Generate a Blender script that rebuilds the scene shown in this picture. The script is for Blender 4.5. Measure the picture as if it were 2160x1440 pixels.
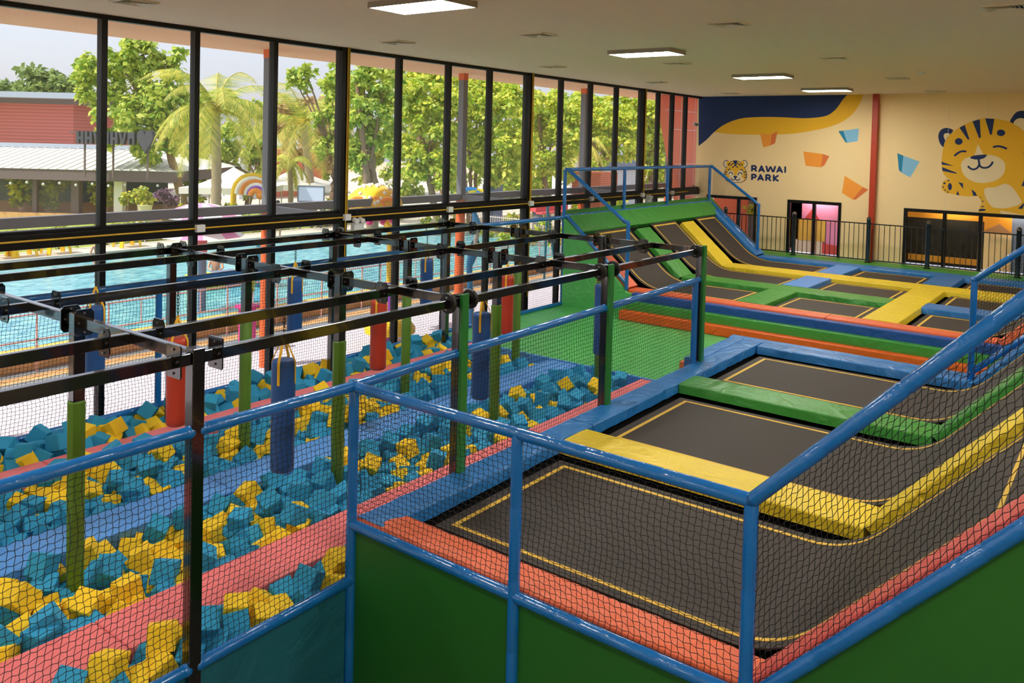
import bpy, bmesh, math, random
import numpy as np
from mathutils import Vector, Matrix

for o in list(bpy.data.objects):
    bpy.data.objects.remove(o)
S = bpy.context.scene
C = S.collection
H = 5.0          # eye height above the ground floor; z below is written relative to the eye

# ------------------------------------------------------------------ camera
YAW, PITCH, ROLL = math.radians(37.01), math.radians(-1.785), math.radians(1.416)
FPX, PX, PY = 1760.0, 1080.0, 353.7
F_ = np.array([math.cos(YAW) * math.cos(PITCH), math.sin(YAW) * math.cos(PITCH), math.sin(PITCH)])
r0 = np.array([math.sin(YAW), -math.cos(YAW), 0.0])
u0 = np.cross(r0, F_)
R_ = math.cos(ROLL) * r0 + math.sin(ROLL) * u0
U_ = -math.sin(ROLL) * r0 + math.cos(ROLL) * u0
cam = bpy.data.cameras.new('camera')
co = bpy.data.objects.new('camera', cam)
C.objects.link(co)
M = Matrix(((R_[0], U_[0], -F_[0], 0), (R_[1], U_[1], -F_[1], 0), (R_[2], U_[2], -F_[2], H), (0, 0, 0, 1)))
co.matrix_world = M
cam.sensor_width = 36.0
cam.lens = FPX * 36.0 / 2160.0
cam.shift_y = -(720.0 - PY) / 2160.0
cam.clip_start = 0.05
cam.clip_end = 600
S.camera = co

# ------------------------------------------------------------------ light
S.view_settings.view_transform = 'Standard'
S.view_settings.look = 'None'
S.view_settings.exposure = 1.22
S.view_settings.gamma = 1.0
S.view_settings.use_curve_mapping = False
PANEL_STRENGTH = 26.0
SUN_STRENGTH = 2.3
SKY_STRENGTH = 0.15

W = bpy.data.worlds.new('world')
S.world = W
W.use_nodes = True
nt = W.node_tree
nt.nodes.clear()
sky = nt.nodes.new('ShaderNodeTexSky')
sky.sky_type = 'NISHITA'
sky.sun_disc = False
sky.sun_elevation = math.radians(58)
sky.sun_rotation = math.radians(-35)
sky.dust_density = 3.5
sky.air_density = 1.2
sky.ozone_density = 2.0
bg = nt.nodes.new('ShaderNodeBackground')
bg.inputs[1].default_value = SKY_STRENGTH
wo = nt.nodes.new('ShaderNodeOutputWorld')
hz = nt.nodes.new('ShaderNodeMix')
hz.data_type = 'RGBA'
hz.inputs['Factor'].default_value = 0.72
hz.inputs['B'].default_value = (2.5, 2.6, 3.0, 1)
nt.links.new(sky.outputs[0], hz.inputs['A'])
nt.links.new(hz.outputs['Result'], bg.inputs[0])
nt.links.new(bg.outputs[0], wo.inputs[0])

sun = bpy.data.lights.new('sun', 'SUN')
sun.energy = SUN_STRENGTH
sun.angle = math.radians(1.2)
sun.color = (1.0, 0.94, 0.84)
so = bpy.data.objects.new('sun', sun)
C.objects.link(so)
sd = Vector((-0.55, 0.26, 0.80)).normalized()     # towards the sun
so.rotation_euler = sd.to_track_quat('Z', 'Y').to_euler()
so.location = (0, 20, 30)


# ------------------------------------------------------------------ materials
def lin(c):
    out = []
    for v in c[:3]:
        v = v / 255.0
        out.append(v / 12.92 if v <= 0.04045 else ((v + 0.055) / 1.055) ** 2.4)
    return (out[0], out[1], out[2], 1.0)


MATS = {}


def mat(name, col, rough=0.5, metal=0.0, bump=0.0, bscale=20.0, var=0.0, vscale=3.0, spec=0.5, stretch=None,
        emit=0.0, coat=0.0, kind='noise'):
    m = bpy.data.materials.new(name)
    m.use_nodes = True
    t = m.node_tree
    b = t.nodes['Principled BSDF']
    b.inputs['Base Color'].default_value = lin(col)
    b.inputs['Roughness'].default_value = rough
    b.inputs['Metallic'].default_value = metal
    b.inputs['Specular IOR Level'].default_value = spec
    b.inputs['Coat Weight'].default_value = coat
    if emit:
        b.inputs['Emission Color'].default_value = lin(col)
        b.inputs['Emission Strength'].default_value = emit
    tc = t.nodes.new('ShaderNodeTexCoord')
    mp = t.nodes.new('ShaderNodeMapping')
    if stretch:
        mp.inputs['Scale'].default_value = stretch
    t.links.new(tc.outputs['Object'], mp.inputs[0])
    if bump:
        n = t.nodes.new('ShaderNodeTexNoise')
        n.inputs['Scale'].default_value = bscale
        n.inputs['Detail'].default_value = 3
        t.links.new(mp.outputs[0], n.inputs['Vector'])
        bp = t.nodes.new('ShaderNodeBump')
        bp.inputs['Strength'].default_value = bump
        bp.inputs['Distance'].default_value = 0.02
        t.links.new(n.outputs[0], bp.inputs['Height'])
        t.links.new(bp.outputs[0], b.inputs['Normal'])
    if var:
        n = t.nodes.new('ShaderNodeTexNoise')
        n.inputs['Scale'].default_value = vscale
        n.inputs['Detail'].default_value = 4
        t.links.new(mp.outputs[0], n.inputs['Vector'])
        mr = t.nodes.new('ShaderNodeMapRange')
        mr.inputs['From Min'].default_value = 0.3
        mr.inputs['From Max'].default_value = 0.7
        mr.inputs['To Min'].default_value = 1 - var
        mr.inputs['To Max'].default_value = 1 + var
        t.links.new(n.outputs[0], mr.inputs[0])
        hs = t.nodes.new('ShaderNodeHueSaturation')
        hs.inputs['Color'].default_value = lin(col)
        t.links.new(mr.outputs[0], hs.inputs['Value'])
        t.links.new(hs.outputs[0], b.inputs['Base Color'])
    MATS[name] = m
    return m


def vinyl(name, col, rough=0.42):
    m = mat(name, col, rough, var=0.04, vscale=1.5)
    t = m.node_tree
    b = t.nodes['Principled BSDF']
    tc = t.nodes.new('ShaderNodeTexCoord')
    n = t.nodes.new('ShaderNodeTexNoise')
    n.inputs['Scale'].default_value = 2.2
    n.inputs['Detail'].default_value = 2.5
    n.inputs['Distortion'].default_value = 2.2
    t.links.new(tc.outputs['Object'], n.inputs['Vector'])
    bp = t.nodes.new('ShaderNodeBump')
    bp.inputs['Strength'].default_value = 0.75
    bp.inputs['Distance'].default_value = 0.05
    t.links.new(n.outputs[0], bp.inputs['Height'])
    t.links.new(bp.outputs[0], b.inputs['Normal'])
    return m


vinyl('v_blue', (40, 118, 186), 0.38)
vinyl('v_lblue', (84, 148, 220), 0.45)
vinyl('v_dblue', (24, 74, 150), 0.5)
vinyl('v_green', (62, 146, 56), 0.4)
vinyl('v_gmat', (84, 176, 92), 0.4)
vinyl('v_yellow', (230, 200, 42), 0.42)
vinyl('v_red', (222, 92, 84), 0.45)
vinyl('v_pink', (228, 116, 118), 0.45)
vinyl('v_orange', (226, 104, 62), 0.45)
vinyl('v_deep_orange', (222, 92, 20), 0.45)
vinyl('v_turq', (24, 96, 112), 0.55)
mat('tube_blue', (14, 102, 176), 0.2, bump=0.3, bscale=22, coat=0.4)
mat('tube_green', (74, 112, 26), 0.35, bump=0.1, bscale=8)
mat('board_green', (34, 116, 46), 0.4)
mat('panel_green', (24, 92, 24), 0.5, var=0.06, vscale=0.7)
mat('bed', (54, 46, 41), 0.62, bump=0.25, bscale=260, var=0.05, vscale=2)
mat('bed_edge', (7, 6, 6), 0.85, spec=0.2)
mat('tape', (226, 184, 66), 0.6)
mat('black_steel', (5, 5, 5), 0.16, spec=0.9, coat=0.7)
mat('black_frame', (6, 6, 7), 0.4, spec=0.3)
mat('black_rubber', (12, 12, 12), 0.45)
mat('bolt', (150, 150, 150), 0.3, metal=1.0)
mat('chain', (60, 55, 50), 0.35, metal=0.9)
mat('net', (9, 12, 16), 0.8)
mat('strap', (226, 176, 28), 0.6)
mat('foam_blue', (40, 148, 192), 0.85, bump=0.15, bscale=60)
mat('foam_yellow', (240, 200, 34), 0.85, bump=0.15, bscale=60)
mat('bag_blue', (24, 74, 136), 0.42, bump=0.25, bscale=5)
mat('bag_red', (176, 52, 30), 0.42, bump=0.25, bscale=5)
mat('ceiling', (240, 216, 186), 0.9, var=0.01)
mat('wall_cream', (246, 216, 160), 0.85, var=0.015, vscale=0.8)
mat('wall_pale', (225, 210, 185), 0.9)
mat('navy', (18, 44, 96), 0.7)
mat('mural_yellow', (240, 184, 34), 0.7)
mat('mural_cream', (240, 220, 176), 0.75)
mat('mural_orange', (245, 156, 52), 0.7)
mat('mural_dorange', (224, 118, 58), 0.7)
mat('mural_blue', (132, 190, 222), 0.7)
mat('mural_dblue', (22, 128, 168), 0.7)
mat('rust_column', (176, 50, 12), 0.5)
mat('grey_metal', (112, 114, 120), 0.5)
mat('white_plastic', (225, 228, 230), 0.4)
mat('conduit', (205, 165, 34), 0.5)
mat('floor_dark', (90, 88, 86), 0.6)
mat('lamp_frame', (150, 140, 125), 0.5)
mat('vent', (226, 214, 190), 0.6)
mat('vent_dark', (70, 64, 56), 0.8)
mat('room_fill', (255, 244, 225), 0.5, emit=9.0)
mat('panel_light', (255, 252, 244), 0.5, emit=PANEL_STRENGTH)
mat('pave', (206, 200, 208), 0.8, var=0.05, vscale=0.6)
mat('tan_stone', (222, 172, 110), 0.8, bump=0.2, bscale=12, var=0.12, vscale=5)
mat('yellow_stone', (236, 190, 90), 0.8, var=0.05)
mat('grey_stone', (128, 132, 132), 0.8, var=0.1, vscale=8)
mat('cream_stone', (208, 196, 176), 0.8, var=0.04)
mat('soffit', (255, 186, 138), 0.75, var=0.04, vscale=0.5)
mat('orange_steel', (232, 104, 40), 0.5, bump=0.1, bscale=15)
mat('orange_panel', (240, 120, 76), 0.6)
mat('white_line', (240, 226, 214), 0.6)
mat('brick', (224, 128, 118), 0.85)
mat('roof_white', (238, 234, 222), 0.7)
mat('roof_grey', (170, 182, 196), 0.6)
mat('fascia', (120, 104, 104), 0.7)
mat('tent_white', (244, 242, 238), 0.8)
mat('pink', (236, 150, 190), 0.6)
mat('magenta', (214, 60, 140), 0.5)
mat('purple', (150, 70, 190), 0.5)
mat('toy_yellow', (250, 205, 24), 0.35)
mat('toy_white', (250, 248, 240), 0.4)
mat('toy_orange', (248, 150, 30), 0.4)
mat('toy_blue', (40, 150, 215), 0.4)
mat('toy_green', (190, 205, 40), 0.4)
mat('pale_rail', (232, 226, 220), 0.5)
mat('pink_rail', (222, 170, 160), 0.5)
mat('skin', (205, 150, 115), 0.6)
mat('hair', (40, 30, 26), 0.8)
mat('swim', (60, 120, 190), 0.7)
mat('bark', (150, 122, 92), 0.9, bump=0.6, bscale=14, var=0.15, vscale=6)
mat('palm_bark', (176, 158, 130), 0.9, bump=0.6, bscale=10, var=0.12, vscale=8)
mat('grass', (150, 165, 60), 0.9, var=0.2, vscale=4)
mat('terracotta', (226, 190, 150), 0.8)
mat('plant_pot', (230, 220, 200), 0.7)
mat('far_white', (228, 228, 232), 0.8)
mat('far_orange', (214, 120, 84), 0.8)
mat('tan_wood', (190, 140, 96), 0.7)
mat('ground', (196, 176, 140), 0.9, var=0.1, vscale=0.3)
mat('pink_wall', (232, 150, 200), 0.7)
mat('red_paint', (214, 80, 84), 0.7)
mat('amber', (214, 150, 40), 0.6)
mat('grey_blue', (110, 124, 150), 0.6)
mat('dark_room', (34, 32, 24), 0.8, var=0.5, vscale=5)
mat('teal_wall', (70, 104, 96), 0.7, var=0.4, vscale=1.5)
mat('sign_grey', (84, 84, 94), 0.6)
mat('board_face', (205, 215, 235), 0.4)


def brick_bump(m, sx, sz):
    t = m.node_tree
    b = t.nodes['Principled BSDF']
    tc = t.nodes.new('ShaderNodeTexCoord')
    w = t.nodes.new('ShaderNodeTexWave')
    w.bands_direction = 'Z'
    w.inputs['Scale'].default_value = sz
    t.links.new(tc.outputs['Object'], w.inputs['Vector'])
    rp = t.nodes.new('ShaderNodeMix')
    rp.data_type = 'RGBA'
    c = b.inputs['Base Color'].default_value[:]
    rp.inputs['A'].default_value = (c[0] * 0.72, c[1] * 0.72, c[2] * 0.72, 1)
    rp.inputs['B'].default_value = c
    t.links.new(w.outputs[1], rp.inputs['Factor'])
    t.links.new(rp.outputs['Result'], b.inputs['Base Color'])


brick_bump(MATS['brick'], 1, 1.3)


def leafmat(name, c1, c2, c3=None):
    m = bpy.data.materials.new(name)
    m.use_nodes = True
    t = m.node_tree
    b = t.nodes['Principled BSDF']
    b.inputs['Roughness'].default_value = 0.5
    g = t.nodes.new('ShaderNodeNewGeometry')
    r = t.nodes.new('ShaderNodeValToRGB')
    r.color_ramp.elements[0].color = lin(c1)
    r.color_ramp.elements[1].color = lin(c2)
    if c3:
        e = r.color_ramp.elements.new(0.85)
        e.color = lin(c3)
    t.links.new(g.outputs['Random Per Island'], r.inputs[0])
    t.links.new(r.outputs[0], b.inputs['Base Color'])
    tr = t.nodes.new('ShaderNodeBsdfTranslucent')
    t.links.new(r.outputs[0], tr.inputs[0])
    mx = t.nodes.new('ShaderNodeMixShader')
    mx.inputs[0].default_value = 0.42
    out = t.nodes['Material Output']
    t.links.new(b.outputs[0], mx.inputs[1])
    t.links.new(tr.outputs[0], mx.inputs[2])
    t.links.new(mx.outputs[0], out.inputs[0])
    MATS[name] = m


leafmat('leaf_a', (120, 165, 44), (205, 222, 84), (232, 236, 110))
leafmat('leaf_b', (138, 182, 36), (216, 230, 74), (242, 236, 96))
leafmat('leaf_far', (120, 148, 84), (170, 190, 100))
leafmat('leaf_palm', (130, 165, 50), (208, 214, 84), (245, 226, 110))
leafmat('leaf_shrub', (104, 145, 40), (186, 204, 66), (232, 220, 70))
leafmat('leaf_dry', (170, 140, 90), (214, 186, 130))
leafmat('leaf_purple', (110, 84, 110), (160, 120, 140))


def glassmat(name, milk):
    m = bpy.data.materials.new(name)
    m.use_nodes = True
    t = m.node_tree
    t.nodes.clear()
    tr = t.nodes.new('ShaderNodeBsdfTransparent')
    tr.inputs[0].default_value = (0.95, 0.95, 0.96, 1)
    gl = t.nodes.new('ShaderNodeBsdfGlossy')
    gl.inputs[0].default_value = (0.9, 0.9, 0.9, 1)
    gl.inputs['Roughness'].default_value = 0.03
    df = t.nodes.new('ShaderNodeBsdfDiffuse')
    df.inputs[0].default_value = (0.8, 0.78, 0.8, 1)
    lw = t.nodes.new('ShaderNodeLayerWeight')
    lw.inputs[0].default_value = 0.5
    pw = t.nodes.new('ShaderNodeMath')
    pw.operation = 'POWER'
    pw.inputs[1].default_value = 5.0
    fr = t.nodes.new('ShaderNodeMapRange')
    fr.inputs['To Min'].default_value = 0.0
    fr.inputs['To Max'].default_value = 0.3
    t.links.new(lw.outputs['Facing'], pw.inputs[0])
    t.links.new(pw.outputs[0], fr.inputs[0])
    mx = t.nodes.new('ShaderNodeMixShader')
    m2 = t.nodes.new('ShaderNodeMixShader')
    m2.inputs[0].default_value = milk
    out = t.nodes.new('ShaderNodeOutputMaterial')
    t.links.new(fr.outputs[0], mx.inputs[0])
    t.links.new(tr.outputs[0], mx.inputs[1])
    t.links.new(gl.outputs[0], mx.inputs[2])
    t.links.new(mx.outputs[0], m2.inputs[1])
    t.links.new(df.outputs[0], m2.inputs[2])
    t.links.new(m2.outputs[0], out.inputs[0])
    MATS[name] = m


glassmat('glass', 0.05)
glassmat('door_glass', 0.0)


def watermat():
    m = mat('water', (70, 170, 190), 0.12, spec=0.5)
    t = m.node_tree
    b = t.nodes['Principled BSDF']
    tc = t.nodes.new('ShaderNodeTexCoord')
    mp = t.nodes.new('ShaderNodeMapping')
    mp.inputs['Scale'].default_value = (1.2, 3.4, 1)
    mp.inputs['Rotation'].default_value = (0, 0, 0.5)
    n = t.nodes.new('ShaderNodeTexNoise')
    n.inputs['Scale'].default_value = 2.2
    n.inputs['Detail'].default_value = 3
    n.inputs['Distortion'].default_value = 0.8
    t.links.new(tc.outputs['Object'], mp.inputs[0])
    t.links.new(mp.outputs[0], n.inputs['Vector'])
    r = t.nodes.new('ShaderNodeValToRGB')
    r.color_ramp.elements[0].position = 0.36
    r.color_ramp.elements[0].color = lin((52, 150, 176))
    r.color_ramp.elements[1].position = 0.66
    r.color_ramp.elements[1].color = lin((150, 222, 224))
    t.links.new(n.outputs[0], r.inputs[0])
    t.links.new(r.outputs[0], b.inputs['Base Color'])
    bp = t.nodes.new('ShaderNodeBump')
    bp.inputs['Strength'].default_value = 0.3
    bp.inputs['Distance'].default_value = 0.05
    t.links.new(n.outputs[0], bp.inputs['Height'])
    t.links.new(bp.outputs[0], b.inputs['Normal'])


watermat()


# ------------------------------------------------------------------ mesh helpers
def V(*a):
    return Vector(a)


def wl(o):
    v = Vector((0, 0, 0))
    while o is not None:
        v += o.location
        o = o.parent
    return v


def tagit(o, label=None, cat=None, group=None, kind=None):
    if label:
        o['label'] = label
    if cat:
        o['category'] = cat
    if group:
        o['group'] = group
    if kind:
        o['kind'] = kind
    return o


def thing(name, loc, label, cat, group=None):
    o = bpy.data.objects.new(name, None)
    o.empty_display_size = 0.1
    C.objects.link(o)
    o.location = (loc[0], loc[1], loc[2] + H)
    return tagit(o, label, cat, group)


def sroot(name, loc):
    o = bpy.data.objects.new(name, None)
    o.empty_display_size = 0.1
    C.objects.link(o)
    o.location = (loc[0], loc[1], loc[2] + H)
    o['kind'] = 'structure'
    return o


_h = math.hypot(R_[0], R_[1])
HR = (R_[0] / _h, R_[1] / _h)
_h = math.hypot(F_[0], F_[1])
HF = (F_[0] / _h, F_[1] / _h)


class MB:
    def __init__(s):
        s.v = []
        s.f = []
        s.m = []
        s.cm = 0

    def add(s, vs, fs):
        k = len(s.v)
        s.v += [tuple(p) for p in vs]
        s.f += [tuple(i + k for i in f) for f in fs]
        s.m += [s.cm] * len(fs)
        return s

    def box(s, x0, x1, y0, y1, z0, z1):
        vs = [(x, y, z) for z in (z0, z1) for y in (y0, y1) for x in (x0, x1)]
        return s.add(vs, [(0, 2, 3, 1), (4, 5, 7, 6), (0, 1, 5, 4), (2, 6, 7, 3), (0, 4, 6, 2), (1, 3, 7, 5)])

    def sweep(s, path, sec, up=(0, 0, 1), cap=True, closed=False, scl=None):
        P = [Vector(p) for p in path]
        n = len(P)
        k = len(sec)
        vs = []
        up = Vector(up)
        for i in range(n):
            if closed:
                a = (P[i] - P[i - 1]).normalized()
                b = (P[(i + 1) % n] - P[i]).normalized()
            else:
                a = (P[i] - P[max(i - 1, 0)])
                b = (P[min(i + 1, n - 1)] - P[i])
                if a.length < 1e-9:
                    a = b
                if b.length < 1e-9:
                    b = a
                a = a.normalized()
                b = b.normalized()
            t = (a + b)
            t = t.normalized() if t.length > 1e-6 else a
            side = t.cross(up)
            if side.length < 1e-4:
                side = t.cross(Vector((0, 1, 0))) if abs(t.y) < 0.9 else t.cross(Vector((1, 0, 0)))
            side.normalize()
            u = side.cross(t).normalized()
            # mitre: stretch in the bending plane
            c = max(0.5, a.dot(t))
            bend = (b - a)
            f = scl[i] if scl else 1.0
            for (p, q) in sec:
                off = side * p * f + u * q * f
                if bend.length > 1e-4:
                    bd = bend.normalized()
                    off = off + bd * (off.dot(bd) * (1 / c - 1))
                vs.append(P[i] + off)
        fs = []
        m = n if closed else n - 1
        for i in range(m):
            for j in range(k):
                a0 = i * k + j
                a1 = i * k + (j + 1) % k
                b0 = ((i + 1) % n) * k + j
                b1 = ((i + 1) % n) * k + (j + 1) % k
                fs.append((a0, a1, b1, b0))
        if cap and not closed:
            fs.append(tuple(reversed(range(k))))
            fs.append(tuple((n - 1) * k + j for j in range(k)))
        return s.add(vs, fs)

    def tube(s, path, r, n=12, **kw):
        return s.sweep(path, [(r * math.cos(2 * math.pi * i / n), r * math.sin(2 * math.pi * i / n)) for i in range(n)], **kw)

    def bar(s, a, b, w, h, **kw):
        return s.sweep([a, b], [(-w / 2, -h / 2), (w / 2, -h / 2), (w / 2, h / 2), (-w / 2, h / 2)], **kw)

    def lathe(s, cx, cy, prof, n=20, cap=True):
        vs = []
        for (r, z) in prof:
            for i in range(n):
                a = 2 * math.pi * i / n
                vs.append((cx + r * math.cos(a), cy + r * math.sin(a), z))
        fs = []
        for i in range(len(prof) - 1):
            for j in range(n):
                fs.append((i * n + j, i * n + (j + 1) % n, (i + 1) * n + (j + 1) % n, (i + 1) * n + j))
        if cap:
            fs.append(tuple(reversed(range(n))))
            fs.append(tuple((len(prof) - 1) * n + j for j in range(n)))
        return s.add(vs, fs)

    def ball(s, c, r, n=14, m=8, sx=1, sy=1, sz=1):
        prof = []
        for i in range(m + 1):
            a = -math.pi / 2 + math.pi * i / m
            prof.append((max(r * math.cos(a), 1e-4), r * math.sin(a)))
        k = len(s.v)
        s.lathe(0, 0, prof, n, cap=False)
        for i in range(k, len(s.v)):
            x, y, z = s.v[i]
            s.v[i] = (c[0] + x * sx, c[1] + y * sy, c[2] + z * sz)
        return s

    def poly(s, pts):
        return s.add(pts, [tuple(range(len(pts)))])

    def prism(s, pts, d):
        """closed polygon pts extruded by vector d"""
        n = len(pts)
        d = Vector(d)
        vs = [Vector(p) for p in pts] + [Vector(p) + d for p in pts]
        fs = [tuple(reversed(range(n))), tuple(range(n, 2 * n))]
        for i in range(n):
            fs.append((i, (i + 1) % n, n + (i + 1) % n, n + i))
        return s.add(vs, fs)

    def loc(s, o):
        """turn (right, away, up) offsets into world points around o"""
        s.v = [(o[0] + v[0] * HR[0] + v[1] * HF[0], o[1] + v[0] * HR[1] + v[1] * HF[1], v[2]) for v in s.v]
        return s

    def build(s, name, m, parent=None, smooth=False, bevel=0.0, label=None, cat=None, group=None, kind=None, seg=2, angle=40):
        me = bpy.data.meshes.new(name)
        base = None
        arr = np.array(s.v, dtype=float)
        arr[:, 2] += H
        if parent is not None:
            base = np.array(wl(parent))
        else:
            lo = arr.min(0)
            hi = arr.max(0)
            base = np.array([(lo[0] + hi[0]) / 2, (lo[1] + hi[1]) / 2, lo[2]])
        me.from_pydata([tuple(p) for p in (arr - base)], [], s.f)
        ms = m if isinstance(m, (list, tuple)) else [m]
        for q in ms:
            me.materials.append(MATS[q])
        if len(ms) > 1:
            me.polygons.foreach_set('material_index', s.m)
        me.update()
        bm = bmesh.new()
        bm.from_mesh(me)
        bmesh.ops.recalc_face_normals(bm, faces=bm.faces)
        bm.to_mesh(me)
        bm.free()
        o = bpy.data.objects.new(name, me)
        C.objects.link(o)
        if parent is not None:
            o.parent = parent
        else:
            o.location = base
        if smooth:
            me.polygons.foreach_set('use_smooth', [True] * len(me.polygons))
            try:
                me.set_sharp_from_angle(angle=math.radians(angle))
            except Exception:
                pass
        if bevel:
            b = o.modifiers.new('bevel', 'BEVEL')
            b.width = bevel
            b.segments = seg
            b.limit_method = 'ANGLE'
            b.angle_limit = math.radians(35)
        return tagit(o, label, cat, group, kind)


def dup(o, loc=None, parent=None, label=None, group=None):
    c = o.copy()
    C.objects.link(c)
    if parent is not None:
        c.parent = parent
    if loc is not None:
        c.location = (loc[0], loc[1], loc[2] + H)
    if label:
        c['label'] = label
    if group:
        c['group'] = group
    for ch in list(o.children):
        dup(ch, parent=c)
    return c


def ray(x, y):
    return F_ + (x - PX) / FPX * R_ - (y - PY) / FPX * U_


def atX(x, y, X):
    d = ray(x, y)
    return Vector(d / d[0] * X)


def atY(x, y, Y):
    d = ray(x, y)
    return Vector(d / d[1] * Y)


def atZ(x, y, Z):
    d = ray(x, y)
    return Vector(d / d[2] * Z)


def dep(x, y, D):
    d = ray(x, y)
    return Vector(d / d.dot(F_) * D)


rnd = random.Random(7)
nrs = np.random.RandomState(11)

# levels relative to the eye
FL = -5.0        # ground floor
G = -4.0         # landing mats and pit edge
PT = -3.4        # top of court pads
BED = -3.48      # jump mats
CE = 1.73        # ceiling
YW = 12.36       # window wall
XB = 27.2        # mural wall
# ================================================================== ROOM
MB().box(-8, XB + 3, -8, YW + 0.1, FL - 0.2, FL).build('floor', 'floor_dark', kind='structure')
MB().box(-8, XB + 0.3, -8, YW + 0.15, CE, CE + 0.15).build('ceiling', 'ceiling', kind='structure')
MB().box(-8, XB, -8.2, -8, FL, CE).build('wall_right', 'wall_cream', kind='structure')
MB().box(-8.2, -8, -8, YW, FL, CE).build('wall_near', 'wall_cream', kind='structure')
# mural wall with three openings
D1 = (10.21, 12.0, -1.66)
D2 = (7.48, 9.18, -1.66)
D3 = (1.2, 5.66, -1.70)
wb = MB()
T0, T1 = XB, XB + 0.22
wb.box(T0, T1, -8, D3[0], FL, CE)
wb.box(T0, T1, D3[0], D3[1], D3[2], CE)
wb.box(T0, T1, D3[1], D2[0], FL, CE)
wb.box(T0, T1, D2[0], D2[1], D2[2], CE)
wb.box(T0, T1, D2[1], D1[0], FL, CE)
wb.box(T0, T1, D1[0], D1[1], D1[2], CE)
wb.box(T0, T1, D1[1], YW + 0.1, FL, CE)
wb.box(T0, T1, -8, YW, FL, PT - 0.02)
wb.build('wall_back', 'wall_cream', kind='structure')
# thin panel joints on the mural wall
for i, yy in enumerate((4.55, 3.55)):
    MB().box(XB - 0.003, XB, yy - 0.004, yy + 0.004, D3[2], CE).build('trim_%d' % (i + 1), 'wall_pale', kind='structure')

# ---------------------------------------------------------------- window wall
thick = [-1.4, 4.62, 10.91, 17.01, 23.0]
bays = []
mull = {4.62: [6.24, 7.76, 9.30], 10.91: [12.43, 13.97, 15.44], 17.01: [18.48, 19.96, 21.40], 23.0: [24.05, 25.05, 26.05],
        -1.4: [0.15, 1.7, 3.2]}
ZH, ZS1, ZS0 = 1.66, -1.405, -1.66
for bi, x0 in enumerate(thick):
    x1 = thick[bi + 1] if bi + 1 < len(thick) else XB
    rt = sroot('window_%d' % (bi + 1), ((x0 + x1) / 2, YW, FL))
    f = MB()
    f.box(x0 - 0.095, x0 + 0.095, YW - 0.08, YW + 0.11, FL, CE)
    f.build('column', 'black_frame', rt)
    f = MB()
    f.box(x0 + 0.095, x1 - (0.095 if x1 < XB else 0.0), YW - 0.05, YW + 0.07, ZH, CE)
    f.box(x0 + 0.095, x1 - (0.095 if x1 < XB else 0.0), YW - 0.07, YW + 0.09, FL, FL + 0.12)
    f.build('head_and_sill', 'black_frame', rt)
    f = MB()
    f.box(x0 + 0.095, x1 - (0.095 if x1 < XB else 0.0), YW - 0.05, YW + 0.1, ZS1 - 0.05, ZS1)
    f.box(x0 + 0.095, x1 - (0.095 if x1 < XB else 0.0), YW - 0.09, YW + 0.1, ZS0, ZS1 - 0.05)
    f.build('transom', 'black_frame', rt, bevel=0.006)
    xs = [x0] + mull[x0] + [x1]
    for xm in mull[x0]:
        MB().box(xm - 0.045, xm + 0.045, YW - 0.06, YW + 0.08, FL + 0.12, ZH).build('mullion', 'black_frame', rt)
    for a, b in zip(xs[:-1], xs[1:]):
        MB().box(a + 0.045, b - 0.045, YW + 0.015, YW + 0.025, ZS1, ZH).build('glass_pane', 'glass', rt)
        MB().box(a + 0.045, b - 0.045, YW + 0.015, YW + 0.025, FL + 0.1, ZS0).build('glass_pane', 'glass', rt)
# conduit along the transom and up the columns
c = MB()
c.tube([(-1.2, YW - 0.115, -1.54), (XB - 1.0, YW - 0.115, -1.54)], 0.014, 8)
c.build('cable_conduit', 'conduit', label='long yellow conduit running along the black window transom', cat='conduit')
for i, x0 in enumerate(thick[1:]):
    lab = ['', 'second column from the left corner of the view', 'black column behind the landing mat', 'column near the raised ramp rail'][i] if i else ''
    m = MB()
    m.tube([(x0 + 0.035, YW - 0.10, CE), (x0 + 0.035, YW - 0.10, -3.9)], 0.013, 8)
    m.tube([(x0 + 0.075, YW - 0.10, CE), (x0 + 0.075, YW - 0.10, -1.5)], 0.011, 8)
    m.build('cable_conduit', 'conduit', label=['pair of yellow conduits on the window column off the left edge',
            'pair of yellow conduits down the column left of the yellow mushroom fountain',
            'pair of yellow conduits down the black column behind the far pit corner',
            'pair of yellow conduits down the black column behind the raised blue rails'][i], cat='conduit')
for i, (x, lab) in enumerate(((7.8, 'white junction box on the window transom near the coconut palm'),
                              (10.96, 'white junction box at the column beside the twin emergency lamp'),
                              (13.97, 'white junction box on the transom below the grey outdoor column'),
                              (17.06, 'white junction box at the column behind the far pit corner'),
                              (19.96, 'white junction box on the transom behind the ramp net'),
                              (22.95, 'white junction box at the column behind the raised rail'),
                              (25.0, 'white junction box nearest the mural wall on the transom'))):
    MB().box(x - 0.075, x + 0.075, YW - 0.17, YW - 0.085, -1.60, -1.48).build('junction_box', 'white_plastic', bevel=0.008, label=lab, cat='junction box', group='junction boxes on the window transom')
for i, (x, lab) in enumerate(((11.22, 'twin spot emergency lamp on the transom left of the yellow mushroom fountain'),
                              (23.3, 'twin spot emergency lamp on the transom behind the raised ramp rails'))):
    t = thing('emergency_light', (x, YW - 0.14, -1.75), lab, 'emergency light', 'emergency lamps on the window transom')
    MB().box(x - 0.13, x + 0.13, YW - 0.2, YW - 0.09, -1.86, -1.66).build('battery_box', 'white_plastic', t, bevel=0.01)
    for s in (-0.08, 0.07):
        MB().tube([(x + s, YW - 0.13, -1.60), (x + s - 0.02, YW - 0.25, -1.62)], 0.05, 12).build('spot_lamp', 'white_plastic', t, smooth=True)
    MB().tube([(x - 0.0, YW - 0.12, -1.66), (x, YW - 0.12, -1.42)], 0.008, 6).build('cable', 'black_rubber', t)
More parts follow.
